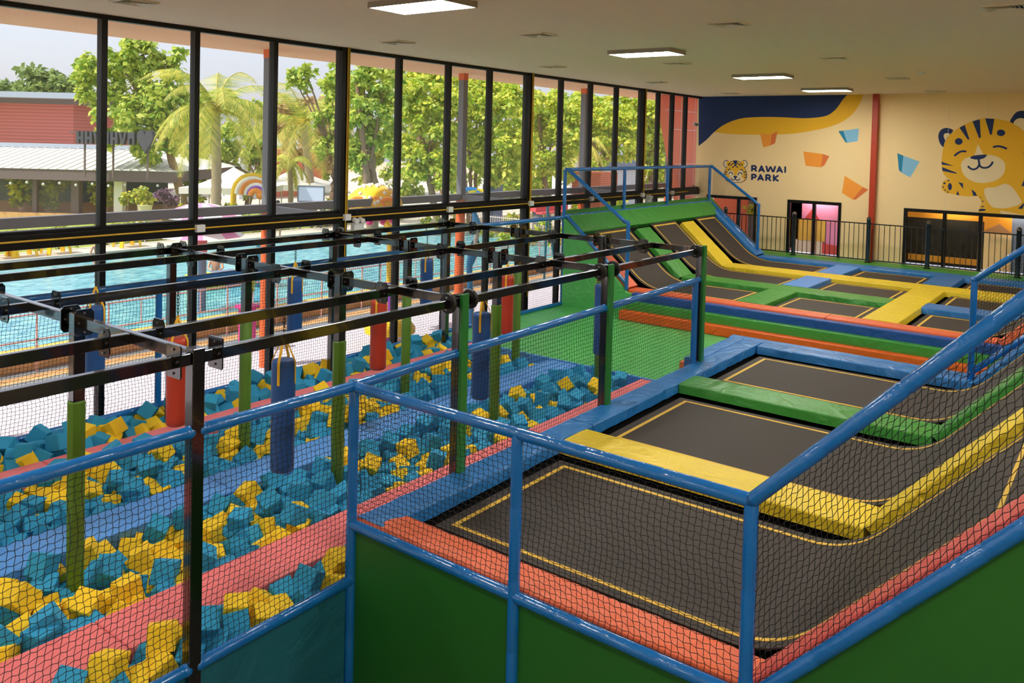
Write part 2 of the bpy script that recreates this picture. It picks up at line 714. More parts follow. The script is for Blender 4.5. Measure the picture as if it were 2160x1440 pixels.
t = thing('security_camera', (26.6, YW - 0.1, 0.7), 'small dome security camera on the window post by the mural wall', 'camera')
MB().box(26.55, 26.65, YW - 0.1, YW - 0.06, 0.72, 0.82).build('bracket', 'white_plastic', t)
MB().ball((26.6, YW - 0.17, 0.74), 0.06).build('camera_dome', 'grey_metal', t, smooth=True)

# ---------------------------------------------------------------- ceiling fittings
lamps = [(1.7, 7.3, 'added unseen ceiling light panel above the pit, behind the view'), (7.72, 7.3, 'square ceiling light panel nearest, largest in the picture'),
         (13.75, 7.34, 'second ceiling light panel from the nearest'), (19.4, 7.25, 'third ceiling light panel, above the green ramp'),
         (24.3, 7.2, 'farthest ceiling light panel, close to the mural wall')]
lamps += [(x, y, 'added fill light panel, unseen beyond the right edge of the view') for y in (0.1, -5.6) for x in (-4.3, 1.7, 7.72, 13.75, 19.6)]  # unseen panels added to strengthen the indoor light
lamps += [(-4.3, 7.3, 'added fill light panel behind the viewer')]
for i, (x, y, lab) in enumerate(lamps):
    t = thing('ceiling_light', (x, y, CE - 0.08), lab, 'ceiling light', 'flat ceiling light panels' if i < 5 else 'added fill light panels out of view')
    f = MB()
    w, l, th = 0.335, 0.63, 0.075
    for (a, b, c_, d) in ((x - w, x + w, y - l, y - l + 0.02), (x - w, x + w, y + l - 0.02, y + l), (x - w, x - w + 0.02, y - l + 0.02, y + l - 0.02), (x + w - 0.02, x + w, y - l + 0.02, y + l - 0.02)):
        f.box(a, b, c_, d, CE - th, CE)
    f.build('lamp_frame', 'lamp_frame', t)
    MB().box(x - w + 0.02, x + w - 0.02, y - l + 0.02, y + l - 0.02, CE - th + 0.01, CE - th + 0.02).build('diffuser', 'panel_light', t)


def vent(x, y, lab):
    t = thing('ceiling_vent', (x, y, CE - 0.03), lab, 'air vent', 'square ceiling air vents')
    f = MB()
    w = 0.23
    for (a, b, c_, d) in ((-w, w, -w, -w + 0.03), (-w, w, w - 0.03, w), (-w, -w + 0.03, -w + 0.03, w - 0.03), (w - 0.03, w, -w + 0.03, w - 0.03)):
        f.box(x + a, x + b, y + c_, y + d, CE - 0.025, CE)
    f.build('vent_frame', 'vent', t)
    MB().box(x - w + 0.03, x + w - 0.03, y - w + 0.03, y + w - 0.03, CE - 0.004, CE - 0.002).build('duct_opening', 'vent_dark', t)
    f = MB()
    for k in range(4):
        r1 = 0.05 + 0.042 * k
        r2 = r1 + 0.026
        for a in range(4):
            an = a * math.pi / 2
            ca, sa = round(math.cos(an)), round(math.sin(an))
            q = [(r1, -r1, CE - 0.008), (r1, r1, CE - 0.008), (r2, r2, CE - 0.03), (r2, -r2, CE - 0.03)]
            f.poly([(x + p[0] * ca - p[1] * sa, y + p[0] * sa + p[1] * ca, p[2]) for p in q])
    f.build('louvres', 'vent', t)


vent(11.16, 4.68, 'square air vent between the two nearest light panels, right side')
vent(10.93, 7.78, 'square air vent in line between the two nearest light panels')
vent(10.66, 10.67, 'square air vent above the window left of the mushroom fountain')
vent(15.66, 10.72, 'small air vent near the window beyond the second light panel')
vent(16.0, 7.82, 'small air vent just behind the second light panel')
vent(16.16, 4.67, 'small air vent right of the third light panel')
vent(20.6, 10.65, 'faint air vent near the window above the blue ramp rail')
vent(25.6, 10.6, 'farthest small air vent near the window corner')
vent(21.19, 4.67, 'small air vent near the wall column, right of the lights')
vent(26.0, 4.71, 'thin air vent close to the mural wall on the right')
vent(11.34, 1.35, 'air vent cut by the top right corner of the picture')
vent(5.82, 10.7, 'air vent cut by the top edge above the first window')
MB().lathe(19.85, 3.89, [(0.08, CE), (0.08, CE - 0.03), (0.05, CE - 0.05)], 16).build('smoke_detector', 'white_plastic', smooth=True, label='round white smoke detector on the ceiling right of the far vents', cat='smoke detector')

# ---------------------------------------------------------------- mural wall paint
LAY = [0]


def spl(pts, closed=True, n=6):
    """smooth curve through the points"""
    P = [np.array(p, float) for p in pts]
    out = []
    N = len(P)
    rng = range(N) if closed else range(N - 1)
    for i in rng:
        p0 = P[(i - 1) % N] if closed else P[max(i - 1, 0)]
        p1 = P[i]
        p2 = P[(i + 1) % N]
        p3 = P[(i + 2) % N] if closed else P[min(i + 2, N - 1)]
        for k in range(n):
            t = k / n
            out.append(tuple(0.5 * ((2 * p1) + (-p0 + p2) * t + (2 * p0 - 5 * p1 + 4 * p2 - p3) * t * t + (-p0 + 3 * p1 - 3 * p2 + p3) * t ** 3)))
    if not closed:
        out.append(tuple(P[-1]))
    return out


def wallpoly(mb, pts, layer, sm=False):
    x = XB - 0.002 * layer
    if sm:
        pts = spl(pts)
    w = [atX(p[0], p[1], x) for p in pts]
    w = [Vector((x, q.y, min(q.z, CE - 0.002))) for q in w]
    mb.poly(w)


def stroke(mb, pts, wd, layer, sm=False):
    x = XB - 0.002 * layer
    dx = Vector((-0.0004, 0, 0))
    if sm:
        pts = spl(pts, closed=False, n=5)
    w = [atX(p[0], p[1], x) for p in pts]
    r = wd / 2 * 0.0158
    for a, b in zip(w[:-1], w[1:]):
        d = (b - a)
        if d.length < 1e-6:
            continue
        d.normalize()
        n = Vector((0, -d.z, d.y)) * r
        LAY[0] += 1
        e = dx * (LAY[0] % 3)
        mb.poly([a + n + e, a - n + e, b - n + e, b + n + e])
    for a in w[::2] if len(w) > 6 else w:
        LAY[0] += 1
        mb.poly([a + Vector((-0.0014 - 0.0001 * (LAY[0] % 5), r * math.cos(k * math.pi / 5), r * math.sin(k * math.pi / 5))) for k in range(10)])


def Z3(*p):     # coordinates read off an enlargement of the upper right of the photo
    return [(1440 + a / 3.0, b / 3.0) for a, b in p]


def Z7(*p):
    return [(1960 + a / 6.545, 220 + b / 6.545) for a, b in p]


def Z6(*p):
    return [(1500 + a / 12.0, 320 + b / 12.0) for a, b in p]


def ZB(*p):
    return [(1860 + a / 6.0, 380 + b / 6.0) for a, b in p]


t = thing('wall_mural', (XB - 0.01, 10, 0), 'painted navy and yellow wave across the top of the mural wall', 'mural')
low = Z3((1043, 597), (1012, 632), (985, 672), (960, 700), (920, 728), (860, 742), (760, 748), (640, 742), (520, 740), (400, 745), (330, 760), (260, 790), (200, 835), (150, 885), (100, 924))
lowS = spl(low, closed=False, n=4)
m = MB()
wallpoly(m, [(1474, 197)] + [(low[0][0], 196)] + lowS, 1)
m.build('navy_wave', 'navy', t)
rt_ = spl(Z3((200, 835), (280, 846), (380, 851), (500, 852), (620, 850), (720, 843), (830, 825), (920, 805), (1000, 775), (1060, 735), (1100, 690), (1128, 640), (1145, 594)), closed=False, n=4)
k = min(range(len(lowS)), key=lambda i: abs(lowS[i][0] - rt_[0][0]))
m = MB()
wallpoly(m, rt_ + [(low[0][0], 196)] + lowS[:k + 1], 2)
m.build('yellow_wave', 'mural_yellow', t)

blocks = [
    ('orange climbing block painted below the yellow wave', 'mural_orange', 'mural_dorange', [(490, 845), (563, 850), (556, 920), (510, 932)], [(563, 850), (600, 828), (585, 905), (556, 920)], [(490, 845), (530, 820), (600, 828), (563, 850)]),
    ('light blue block painted left of the rust coloured column', 'mural_blue', 'mural_dblue', [(1015, 826), (1115, 813), (1108, 893), (1042, 903)], [(985, 830), (1015, 826), (1042, 903), (1030, 900)], None),
    ('yellow orange block painted in the middle of the cream wall', 'mural_orange', 'mural_dorange', [(763, 958), (887, 974), (875, 1058), (778, 1048)], [(887, 974), (928, 988), (897, 1045), (875, 1058)], None),
    ('orange block painted above the glass door with the pink scene', 'mural_orange', 'mural_dorange', [(1025, 1112), (1140, 1183), (1075, 1262), (1008, 1220)], [(1140, 1183), (1175, 1200), (1095, 1263), (1075, 1262)], None),
    ('tall blue block painted between the column and the big tiger', 'mural_blue', 'mural_dblue', [(1397, 985), (1500, 1022), (1440, 1122), (1385, 1093)], [(1358, 968), (1397, 985), (1385, 1093), (1368, 1075)], None),
]
for (lab, c1, c2, a, b, top) in blocks:
    ce = atX(1440 + a[0][0] / 3, a[0][1] / 3, XB - 0.01)
    t = thing('wall_mural', ce, lab, 'mural', 'painted blocks on the mural wall')
    m = MB(); wallpoly(m, Z3(*a), 3); m.build('front_face', c1, t)
    m = MB(); wallpoly(m, Z3(*b), 3); m.build('shaded_face', c2, t)
    if top:
        m = MB(); wallpoly(m, Z3(*top), 3); m.build('top_face', 'mural_yellow', t)

# small tiger emblem and lettering
t = thing('wall_logo', (XB - 0.01, 11, -1), 'small smiling tiger head emblem painted left of the navy lettering', 'logo')
m = MB()
for (cx, cy) in ((390, 305), (840, 305)):
    wallpoly(m, Z6(*[(cx + 82 * math.cos(a * math.pi / 10), cy + 95 * math.sin(a * math.pi / 10)) for a in range(20)]), 1)
head = [(610, 218), (700, 235), (790, 300), (850, 400), (895, 500), (912, 590), (895, 680), (840, 745), (740, 782), (610, 785), (480, 778), (385, 735), (335, 660), (325, 580), (345, 480), (400, 370), (440, 290), (520, 235)]
wallpoly(m, Z6(*head), 1, True)
m.build('outline', 'navy', t)
m = MB()
for (cx, cy) in ((390, 305), (840, 305)):
    wallpoly(m, Z6(*[(cx + 66 * math.cos(a * math.pi / 10), cy + 78 * math.sin(a * math.pi / 10)) for a in range(20)]), 2)
m.build('inner_ear', 'mural_cream', t)
m = MB()
hin = [((x - 615) * 0.955 + 615, (y - 500) * 0.955 + 500) for x, y in head]
wallpoly(m, Z6(*hin), 3, True)
for (cx, cy) in ((430, 290), (800, 290)):
    wallpoly(m, Z6(*[(cx + 45 * math.cos(a * math.pi / 8), cy + 60 * math.sin(a * math.pi / 8)) for a in range(16)]), 3)
m.build('face', 'mural_yellow', t)
m = MB()
wallpoly(m, Z6((420, 560), (430, 500), (500, 470), (560, 500), (575, 560), (610, 610), (660, 560), (680, 500), (740, 470), (800, 500), (810, 570), (760, 620), (800, 660), (830, 700), (760, 755), (610, 765), (470, 750), (420, 690), (480, 620)), 4, True)
m.build('muzzle', 'mural_cream', t)
m = MB()
wallpoly(m, Z6((560, 235), (610, 222), (660, 240), (650, 300), (620, 350), (585, 300)), 5, True)
wallpoly(m, Z6((570, 615), (655, 615), (650, 650), (612, 680), (575, 650)), 5, True)
for p in (((540, 400), (570, 370), (610, 345), (650, 370), (680, 400)), ((490, 350), (520, 315), (560, 300)), ((670, 300), (710, 315), (735, 350)),
          ((430, 465), (455, 445), (485, 440)), ((745, 445), (775, 455), (800, 480)), ((450, 560), (470, 525), (500, 518), (530, 535), (545, 575)),
          ((685, 585), (695, 545), (725, 525), (760, 535), (785, 570)), ((510, 665), (530, 705), (570, 712), (605, 690), (612, 655), (620, 690), (660, 720), (700, 715), (722, 680)),
          ((350, 510), (405, 520)), ((340, 570), (385, 572)), ((820, 520), (880, 510)), ((850, 580), (900, 580)), ((850, 650), (890, 640))):
    stroke(m, Z6(*p), 2.0, 5, True)
m.build('stripes_and_features', 'navy', t)

t = thing('wall_lettering', (XB - 0.01, 10, -1), 'navy rounded capital lettering reading RAWAI PARK on the cream wall', 'lettering')
LET = {
    'R1': [[(1035, 360), (1035, 480)], [(1035, 360), (1100, 358), (1138, 385), (1120, 425), (1040, 430)], [(1090, 430), (1140, 482)]],
    'A1': [[(1215, 495), (1275, 365), (1340, 500)], [(1235, 460), (1322, 463)]],
    'W': [[(1400, 372), (1440, 500), (1505, 385), (1570, 507), (1620, 378)]],
    'A2': [[(1672, 508), (1730, 385), (1795, 515)], [(1692, 475), (1777, 478)]],
    'I': [[(1874, 390), (1874, 512)]],
    'P': [[(1035, 580), (1035, 697)], [(1035, 580), (1100, 578), (1135, 608), (1115, 645), (1040, 650)]],
    'A3': [[(1190, 712), (1250, 585), (1312, 715)], [(1210, 680), (1295, 682)]],
    'R2': [[(1393, 595), (1393, 718)], [(1393, 595), (1455, 590), (1492, 620), (1475, 660), (1398, 665)], [(1445, 665), (1500, 725)]],
    'K': [[(1585, 600), (1585, 728)], [(1690, 608), (1595, 672), (1690, 732)]],
}
for nme, sts in LET.items():
    m = MB()
    for st in sts:
        stroke(m, Z6(*st), 3.9, 2, len(st) > 3)
    m.build('letter', 'navy', t)

# the large tiger
t = thing('wall_mural', (XB - 0.01, 3, 0), 'large smiling yellow tiger cub painted above the black framed glass doors', 'mural')
m = MB()
wallpoly(m, Z7((172, 800), (180, 690), (205, 560), (260, 450), (330, 380), (420, 320), (500, 275), (600, 232), (700, 203), (800, 192), (900, 198), (1010, 215), (1120, 245), (1230, 305), (1330, 390), (1410, 500), (1450, 620), (1465, 760), (1440, 880), (1390, 980), (1300, 1080), (1100, 1150), (700, 1180), (480, 1140), (350, 1065), (250, 1015), (200, 960), (178, 900)), 2, True)
m.build('head', 'mural_yellow', t)
m = MB()
wallpoly(m, Z7((170, 1140), (182, 1090), (205, 1055), (240, 1038), (280, 1040), (360, 1062), (480, 1090), (650, 1120), (760, 1260), (650, 1265), (560, 1270), (440, 1262), (330, 1240), (250, 1228), (200, 1200), (178, 1170)), 1.6, True)
m.build('arm', 'mural_yellow', t)
m = MB()
wallpoly(m, ZB((1050, 20), (1120, 110), (1200, 195), (1240, 230), (1265, 290), (1240, 340), (1222, 412), (1500, 424), (1503, 380), (1600, 400), (1800, 440), (2000, 430), (2050, 300), (2000, 60), (1900, -60), (1500, -60)), 1.3)
m.build('body', 'mural_yellow', t)
m = MB()
wallpoly(m, Z7((128, 470), (130, 410), (165, 350), (230, 325), (290, 335), (330, 365), (260, 450), (215, 520), (195, 588), (150, 540)), 1, True)
wallpoly(m, Z7((1120, 250), (1150, 170), (1210, 105), (1290, 88), (1370, 110), (1430, 180), (1440, 280), (1410, 360), (1330, 390), (1230, 305)), 1, True)
m.build('ear', 'navy', t)
def art(nm, mt, pts, layer, sm=False):
    m = MB()
    wallpoly(m, pts, layer, sm)
    m.build(nm, mt, t)


art('inner_ear', 'mural_cream', Z7((200, 440), (215, 405), (250, 398), (285, 412), (240, 470), (225, 500)), 3, True)
art('inner_ear', 'mural_cream', Z7((1165, 265), (1200, 210), (1265, 190), (1330, 210), (1365, 270), (1350, 350), (1310, 370), (1240, 310)), 3, True)
art('muzzle', 'mural_cream', Z7((440, 860), (450, 800), (500, 745), (580, 720), (680, 700), (800, 695), (900, 710), (980, 745), (1035, 800), (1050, 870), (1030, 950), (970, 1020), (880, 1065), (760, 1085), (640, 1075), (540, 1030), (470, 960)), 3, True)
art('nose_bridge', 'mural_cream', Z7((672, 550), (755, 700), (625, 705)), 3)
art('belly', 'mural_cream', ZB((1295, 130), (1325, 96), (1380, 92), (1450, 82), (1560, 45), (1640, 80), (1700, 150), (1768, 265), (1755, 295), (1700, 325), (1550, 355), (1420, 345), (1375, 315), (1330, 250)), 3, True)
art('nose', 'navy', Z7((565, 738), (600, 712), (690, 698), (790, 695), (785, 720), (740, 750), (670, 762), (610, 756)), 4, True)
for (cx, cy, rx, ry, nm) in ((408, 512, 54, 46, 'brow_spot'), (991, 393, 58, 46, 'brow_spot'), (286, 1136, 28, 50, 'paw_pad'), (266, 1050, 12, 11, 'paw_pad'), (211, 1089, 16, 14, 'paw_pad'), (193, 1141, 11, 11, 'paw_pad'), (220, 1184, 11, 10, 'paw_pad'), (258, 1210, 11, 11, 'paw_pad')):
    art(nm, 'navy', Z7(*[(cx + rx * math.cos(a * math.pi / 9), cy + ry * math.sin(a * math.pi / 9)) for a in range(18)]), 4)
for p in ([(418, 322), (490, 283), (555, 480), (535, 490)], [(598, 233), (698, 206), (713, 455), (690, 470)], [(772, 193), (900, 200), (865, 415), (840, 420)],
          [(170, 790), (340, 850), (172, 832)], [(177, 865), (380, 945), (375, 958), (183, 918)], [(398, 1072), (466, 1090), (470, 1165)], [(392, 1190), (418, 1255), (372, 1247)],
          [(583, 1172), (640, 1215), (662, 1262), (610, 1262)], [(690, 1282), (720, 1278), (715, 1292)], [(722, 1338), (765, 1328), (735, 1350)], [(698, 1412), (760, 1400), (755, 1418)],
          [(1272, 1130), (1320, 1020), (1330, 1125)], [(1225, 1440), (1320, 1350), (1290, 1440)], [(1296, 680), (1330, 645), (1330, 680)]):
    art('stripe', 'navy', Z7(*p), 4)
art('stripe', 'navy', ZB((1225, 375), (1245, 362), (1300, 362), (1318, 375), (1300, 388), (1225, 390)), 4)
for nm, ps, w in (('closed_eye', ((355, 705), (400, 670), (450, 648), (508, 650)), 3.6), ('closed_eye', ((892, 588), (950, 578), (1010, 588), (1070, 612)), 3.6),
                  ('mouth_line', ((683, 760), (690, 810), (690, 835), (660, 880), (600, 898), (550, 870), (543, 858)), 3.4), ('mouth_line', ((690, 835), (730, 872), (800, 872), (850, 840), (875, 800)), 3.4)):
    m = MB()
    stroke(m, Z7(*ps), w, 4, True)
    m.build(nm, 'navy', t)

# ---------------------------------------------------------------- column and doors in the mural wall
MB().box(XB - 0.22, XB - 0.04, 6.46, 6.62, PT, CE).build('wall_column', 'rust_column', label='tall rust coloured square steel column against the mural wall', cat='column')


def doorframe(idx, y0, y1, ztop, posts, backs, lab):
    t = sroot('door_%d' % idx, (XB, (y0 + y1) / 2, PT))
    m = MB()
    m.box(XB - 0.03, XB + 0.1, y0, y1, ztop - 0.10, ztop)
    m.box(XB - 0.03, XB + 0.1, y0, y0 + 0.09, PT, ztop - 0.1)
    m.box(XB - 0.03, XB + 0.1, y1 - 0.09, y1, PT, ztop - 0.1)
    m.build('door_frame', 'black_frame', t)
    for p in posts:
        MB().box(XB - 0.02, XB + 0.09, p - 0.05, p + 0.05, PT, ztop - 0.1).build('door_stile', 'black_frame', t)
    MB().box(XB + 0.03, XB + 0.04, y0 + 0.09, y1 - 0.09, PT, ztop - 0.1).build('glass_pane', 'door_glass', t)
    for (a, b, c_, d, mt) in backs:
        MB().box(XB + 0.6, XB + 0.62, a, b, c_, d).build('room_behind', mt, t)
    return t


doorframe(1, D1[0], D1[1], D1[2], [10.85], [], '')
t = doorframe(2, D2[0], D2[1], D2[2], [8.33], [(7.2, 9.5, -3.4, -1.5, 'pink_wall'), (8.9, 9.6, -3.3, -1.5, 'white_line')], '')
m = MB(); m.prism([(XB + 0.55, 7.2, -3.38), (XB + 0.55, 8.2, -3.38), (XB + 0.55, 8.2, -3.05), (XB + 0.55, 7.2, -3.15)], (0.02, 0, 0)); m.build('painted_hill', 'red_paint', t)
m = MB(); m.box(XB + 0.55, XB + 0.57, 8.1, 9.0, -3.0, -2.3); m.build('painted_castle', 'yellow_stone', t)
m = MB(); m.prism([(XB + 0.55, 8.3, -2.3), (XB + 0.55, 8.8, -2.3), (XB + 0.55, 8.55, -1.95)], (0.02, 0, 0)); m.build('painted_roof', 'red_paint', t)
m = MB(); m.box(XB + 0.56, XB + 0.58, 8.2, 9.1, -3.4, -3.0); m.build('painted_path', 'white_line', t)
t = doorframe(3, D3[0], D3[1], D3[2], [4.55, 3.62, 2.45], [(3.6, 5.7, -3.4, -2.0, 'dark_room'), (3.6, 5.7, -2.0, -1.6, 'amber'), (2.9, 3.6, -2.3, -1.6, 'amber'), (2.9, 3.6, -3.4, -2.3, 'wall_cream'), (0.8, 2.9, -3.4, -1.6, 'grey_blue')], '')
m = MB(); m.box(XB + 0.5, XB + 0.55, 3.7, 5.6, -3.3, -3.12); m.build('counter_front', 'amber', t)
m = MB(); m.prism([(XB + 0.5, 2.85, -2.3), (XB + 0.5, 3.65, -2.3), (XB + 0.5, 3.2, -2.02)], (0.02, 0, 0)); m.build('painted_roof', 'tan_wood', t)

for i, (y, lab) in enumerate(((8.3, 'added fill light in the room behind the pink scene door'), (4.4, 'added fill light in the room behind the wide black framed doors'), (2.6, 'added fill light behind the right hand glass door'))):
    MB().box(XB + 0.28, XB + 0.48, y - 0.5, y + 0.5, -1.50, -1.47).build('ceiling_light', 'room_fill', label=lab, cat='ceiling light')  # glowing strips added to brighten the panels behind the doors
# ---------------------------------------------------------------- black fence in front of the mural wall
XF = 26.72
fp = [11.1, 8.79, 6.53, 4.88, 2.61, 0.2]
t = thing('metal_fence', (XF, 5, PT), 'black metal picket fence with thick round posts before the mural wall', 'fence')
for y in fp:
    m = MB()
    m.lathe(XF, y, [(0.10, PT), (0.10, PT + 0.02), (0.065, PT + 0.03), (0.065, PT + 1.30), (0.072, PT + 1.31), (0.06, PT + 1.36), (0.03, PT + 1.395), (0.005, PT + 1.40)], 16)
    m.build('post', 'black_steel', t, smooth=True)
for a, b in zip(fp[:-1], fp[1:]):
    m = MB()
    m.bar((XF, a - 0.06, PT + 1.18), (XF, b + 0.06, PT + 1.18), 0.03, 0.035)
    m.build('fence_rail', 'black_steel', t)
    m = MB()
    m.bar((XF, a - 0.06, PT + 0.08), (XF, b + 0.06, PT + 0.08), 0.03, 0.035)
    m.build('fence_rail', 'black_steel', t)
    m = MB()
    n = int(round((a - b) / 0.145))
    for i in range(1, n):
        y = a + (b - a) * i / n
        m.bar((XF, y, PT + 0.08), (XF, y, PT + 1.18), 0.018, 0.018)
    m.build('picket_panel', 'black_steel', t)


# ================================================================== COURTS
def bend(y0, yf, y1, sl, z, f=0.35, n=8):
    """flat run from y0 to the fold yf, then up at slope sl to y1"""
    s = 1 if y1 > y0 else -1
    c = 1 / math.sqrt(1 + sl * sl)
    A = (yf - s * f, z)
    Bp = (yf, z)
    Cc = (yf + s * f * c, z + f * sl * c)
    pts = [(y0, z)]
    for i in range(n + 1):
        t = i / n
        pts.append(((1 - t) ** 2 * A[0] + 2 * t * (1 - t) * Bp[0] + t * t * Cc[0], (1 - t) ** 2 * A[1] + 2 * t * (1 - t) * Bp[1] + t * t * Cc[1]))
    pts.append((y1, z + abs(y1 - yf) * sl))
    return pts


def strip(mb, x0, x1, path, up=0.0, th=0.0):
    n = len(path)
    vs = []
    for i, (y, z) in enumerate(path):
        a = path[max(i - 1, 0)]
        b = path[min(i + 1, n - 1)]
        ty, tz = b[0] - a[0], b[1] - a[1]
        L = math.hypot(ty, tz) or 1
        ny, nz = -tz / L, ty / L
        if nz < 0:
            ny, nz = -ny, -nz
        vs += [(x0, y + ny * up, z + nz * up), (x1, y + ny * up, z + nz * up)]
        if th:
            vs += [(x0, y + ny * (up - th), z + nz * (up - th)), (x1, y + ny * (up - th), z + nz * (up - th))]
    k = 4 if th else 2
    fs = []
    for i in range(n - 1):
        a = i * k
        b = a + k
        fs.append((a, a + 1, b + 1, b))
        if th:
            fs += [(a + 2, b + 2, b + 3, a + 3), (a, b, b + 2, a + 2), (a + 1, a + 3, b + 3, b + 1)]
    if th:
        fs += [(0, 2, 3, 1), ((n - 1) * k, (n - 1) * k + 1, (n - 1) * k + 3, (n - 1) * k + 2)]
    mb.add(vs, fs)


def trampoline(x0, x1, path, tpath, label, group, ends=(True, True), b=(0.10, 0.10)):
    """x0,x1: outer edge of the yellow line. path: bed profile, tpath: profile of the line frame"""
    ys = [p[0] for p in path]
    t = thing('trampoline', ((x0 + x1) / 2, (ys[0] + ys[-1]) / 2, path[0][1]), label, 'trampoline', group)
    m = MB()
    strip(m, x0 - b[0], x1 + b[1], path, 0, 0.012)
    m.build('jump_mat', 'bed', t, smooth=True)
    w = 0.042
    m = MB()
    strip(m, x0, x0 + w, tpath, 0.004, 0.003)
    strip(m, x1 - w, x1, tpath, 0.004, 0.003)

    def endstrip(p, q):
        L = math.hypot(q[0] - p[0], q[1] - p[1])
        r = (p[0] + (q[0] - p[0]) * w * 1.1 / L, p[1] + (q[1] - p[1]) * w * 1.1 / L)
        strip(m, x0 + w, x1 - w, [p, r], 0.004, 0.003)
    if ends[0]:
        endstrip(tpath[0], tpath[1])
    if ends[1]:
        endstrip(tpath[-1], tpath[-2])
    m.build('yellow_line', 'tape', t)
    return t


def resample(pts, d):
    out = [Vector(pts[0])]
    for a, b in zip(pts[:-1], pts[1:]):
        a = Vector(a)
        b = Vector(b)
        n = max(1, int((b - a).length / d))
        for i in range(1, n + 1):
            out.append(a.lerp(b, i / n))
    return out


def pad(path, w, mt, label, th=0.13, up=(0, 0, 1), group=None, jit=0.003, name='safety_pad', ch=0.014, wr=True):
    m = MB()
    P = resample(path, 0.13)
    sec = [(-w / 2, -ch), (-w / 2 + ch * 0.8, 0), (-w / 4, 0.004), (w / 4, 0.004), (w / 2 - ch * 0.8, 0), (w / 2, -ch), (w / 2 + 0.012, -th), (-w / 2 - 0.012, -th)]
    m.sweep(P, sec, up=up)
    for i in range(len(m.v)):
        if i % 8 < 7:
            x, y, z = m.v[i]
            m.v[i] = (x + rnd.uniform(-jit, jit), y + rnd.uniform(-jit, jit), z + rnd.uniform(-jit, jit) * 0.8)
    return m.build(name, mt, smooth=True, angle=24, label=label, cat='safety pad', group=group)


def P3(x, yz):
    return [(x, y, z) for y, z in yz]


# ---- decks under the beds (black steel deck boxes with sloping ends)
SLN = 1.066       # slope of the near court ramp
YFN = 1.87
YTN = 0.2


def zn(y):
    return (YFN - y) * SLN


dk = MB()
prof = [(5.40, FL), (5.40, -3.60), (YFN, -3.60), (YTN, -3.60 + zn(YTN)), (YTN, FL)]
dk.prism([(5.12, y, z) for y, z in prof], (9.36, 0, 0))
dk.build('court_deck', 'bed_edge', label='black deck under the near trampolines and their sloping end', cat='deck')
SLF = 0.88
YFF = 9.45
YTF = 11.3


def zf(y):
    return (y - YFF) * SLF


dk = MB()
prof = [(0.3, FL), (0.3, -3.60 + (1.95 - 0.3) * 1.0), (1.95, -3.60), (YFF, -3.60), (YTF, -3.60 + zf(YTF)), (YTF, FL)]
dk.prism([(17.30, y, z) for y, z in prof], (8.8, 0, 0))
dk.build('court_deck', 'bed_edge', label='black deck under the far trampolines between the two ramps', cat='deck')
# walkway behind the far court
MB().box(26.1, XB, -6, 11.6, FL, PT - 0.02).build('walkway', 'panel_green', label='green padded walkway along the foot of the mural wall', cat='walkway')
MB().box(26.12, XB - 0.001, -5.9, 11.5, PT - 0.02, PT - 0.005).build('walkway_mat', 'v_green', label='thin green mat covering the walkway behind the black fence', cat='mat')

# ---- near court: three jump mats
nb = lambda a, b_, z: bend(a, YFN, b_, SLN, z, 0.38)
T = [(5.67, 7.50, 'nearest trampoline with the long yellow line frame, behind the front net'),
     (8.62, 10.50, 'middle trampoline of the near court between yellow and green pads'),
     (11.80, 13.50, 'third trampoline of the near court next to the blue far pad')]
for i, (a, b_, lab) in enumerate(T):
    endy = 0.58
    trampoline(a, b_, nb(4.97, 0.46, BED), nb(4.86, endy, BED), lab, 'trampolines of the near court')
pad([(5.26, 5.48, PT), (5.26, YFN, PT)], 0.33, 'v_orange', 'coral red flat pad along the bottom of the front net')
pad([(5.26, YFN - 0.01, PT + 0.01), (5.26, YTN, PT + zn(YTN))], 0.33, 'v_red', 'coral red pad climbing the ramp beside the lower right rail', up=(0, 1, 1))
pad([(8.17, 5.16, PT), (8.17, YFN, PT)], 0.57, 'v_yellow', 'wide yellow pad lying between the nearest two trampolines')
pad([(8.17, YFN - 0.01, PT + 0.01), (8.17, YTN, PT + zn(YTN))], 0.57, 'v_yellow', 'yellow pad rising up the ramp behind the right net', up=(0, 1, 1))
pad([(11.23, 5.16, PT), (11.23, YFN, PT)], 0.58, 'v_green', 'green pad between the second and third near trampolines')
pad([(11.23, YFN - 0.01, PT + 0.01), (11.23, YTN, PT + zn(YTN))], 0.58, 'v_green', 'green pad rising up the right ramp above the yellow one', up=(0, 1, 1))
pad([(5.12, 5.34, PT + 0.004), (8.6, 5.34, PT + 0.004)], 0.34, 'v_blue', 'blue side pad next to the pink pit beam, left stretch', jit=0.005)
pad([(8.62, 5.34, PT + 0.004), (14.30, 5.34, PT + 0.004)], 0.34, 'v_blue', 'blue side pad of the near court beyond the second black post', jit=0.005)
pad([(12.45, 5.66, PT - 0.01), (14.52, 5.66, PT - 0.01)], 0.26, 'v_blue', 'narrow outer blue pad at the far left corner of the near court', th=0.5)
pad([(14.10, 5.14, PT), (14.10, YFN, PT)], 0.34, 'v_blue', 'blue pad across the far end of the near court')
pad([(14.42, 5.80, PT - 0.004), (14.42, YFN, PT - 0.004)], 0.24, 'v_blue', 'thin outer blue pad at the far end of the near court', th=0.5)
pad([(14.10, YFN - 0.01, PT + 0.01), (14.10, YTN, PT + zn(YTN))], 0.34, 'v_blue', 'blue pad rising with the ramp under the right corner post', up=(0, 1, 1))
pad([(14.42, YFN - 0.01, PT + 0.01), (14.42, YTN, PT + zn(YTN))], 0.24, 'v_blue', 'thin blue outer pad rising beside the right corner post', up=(0, 1, 1))
pad([(5.45, 0.30, PT + zn(0.30) + 0.02), (14.3, 0.30, PT + zn(0.30) + 0.02)], 0.46, 'v_lblue', 'light blue pad along the top of the right ramp', up=(0, 1, 1))

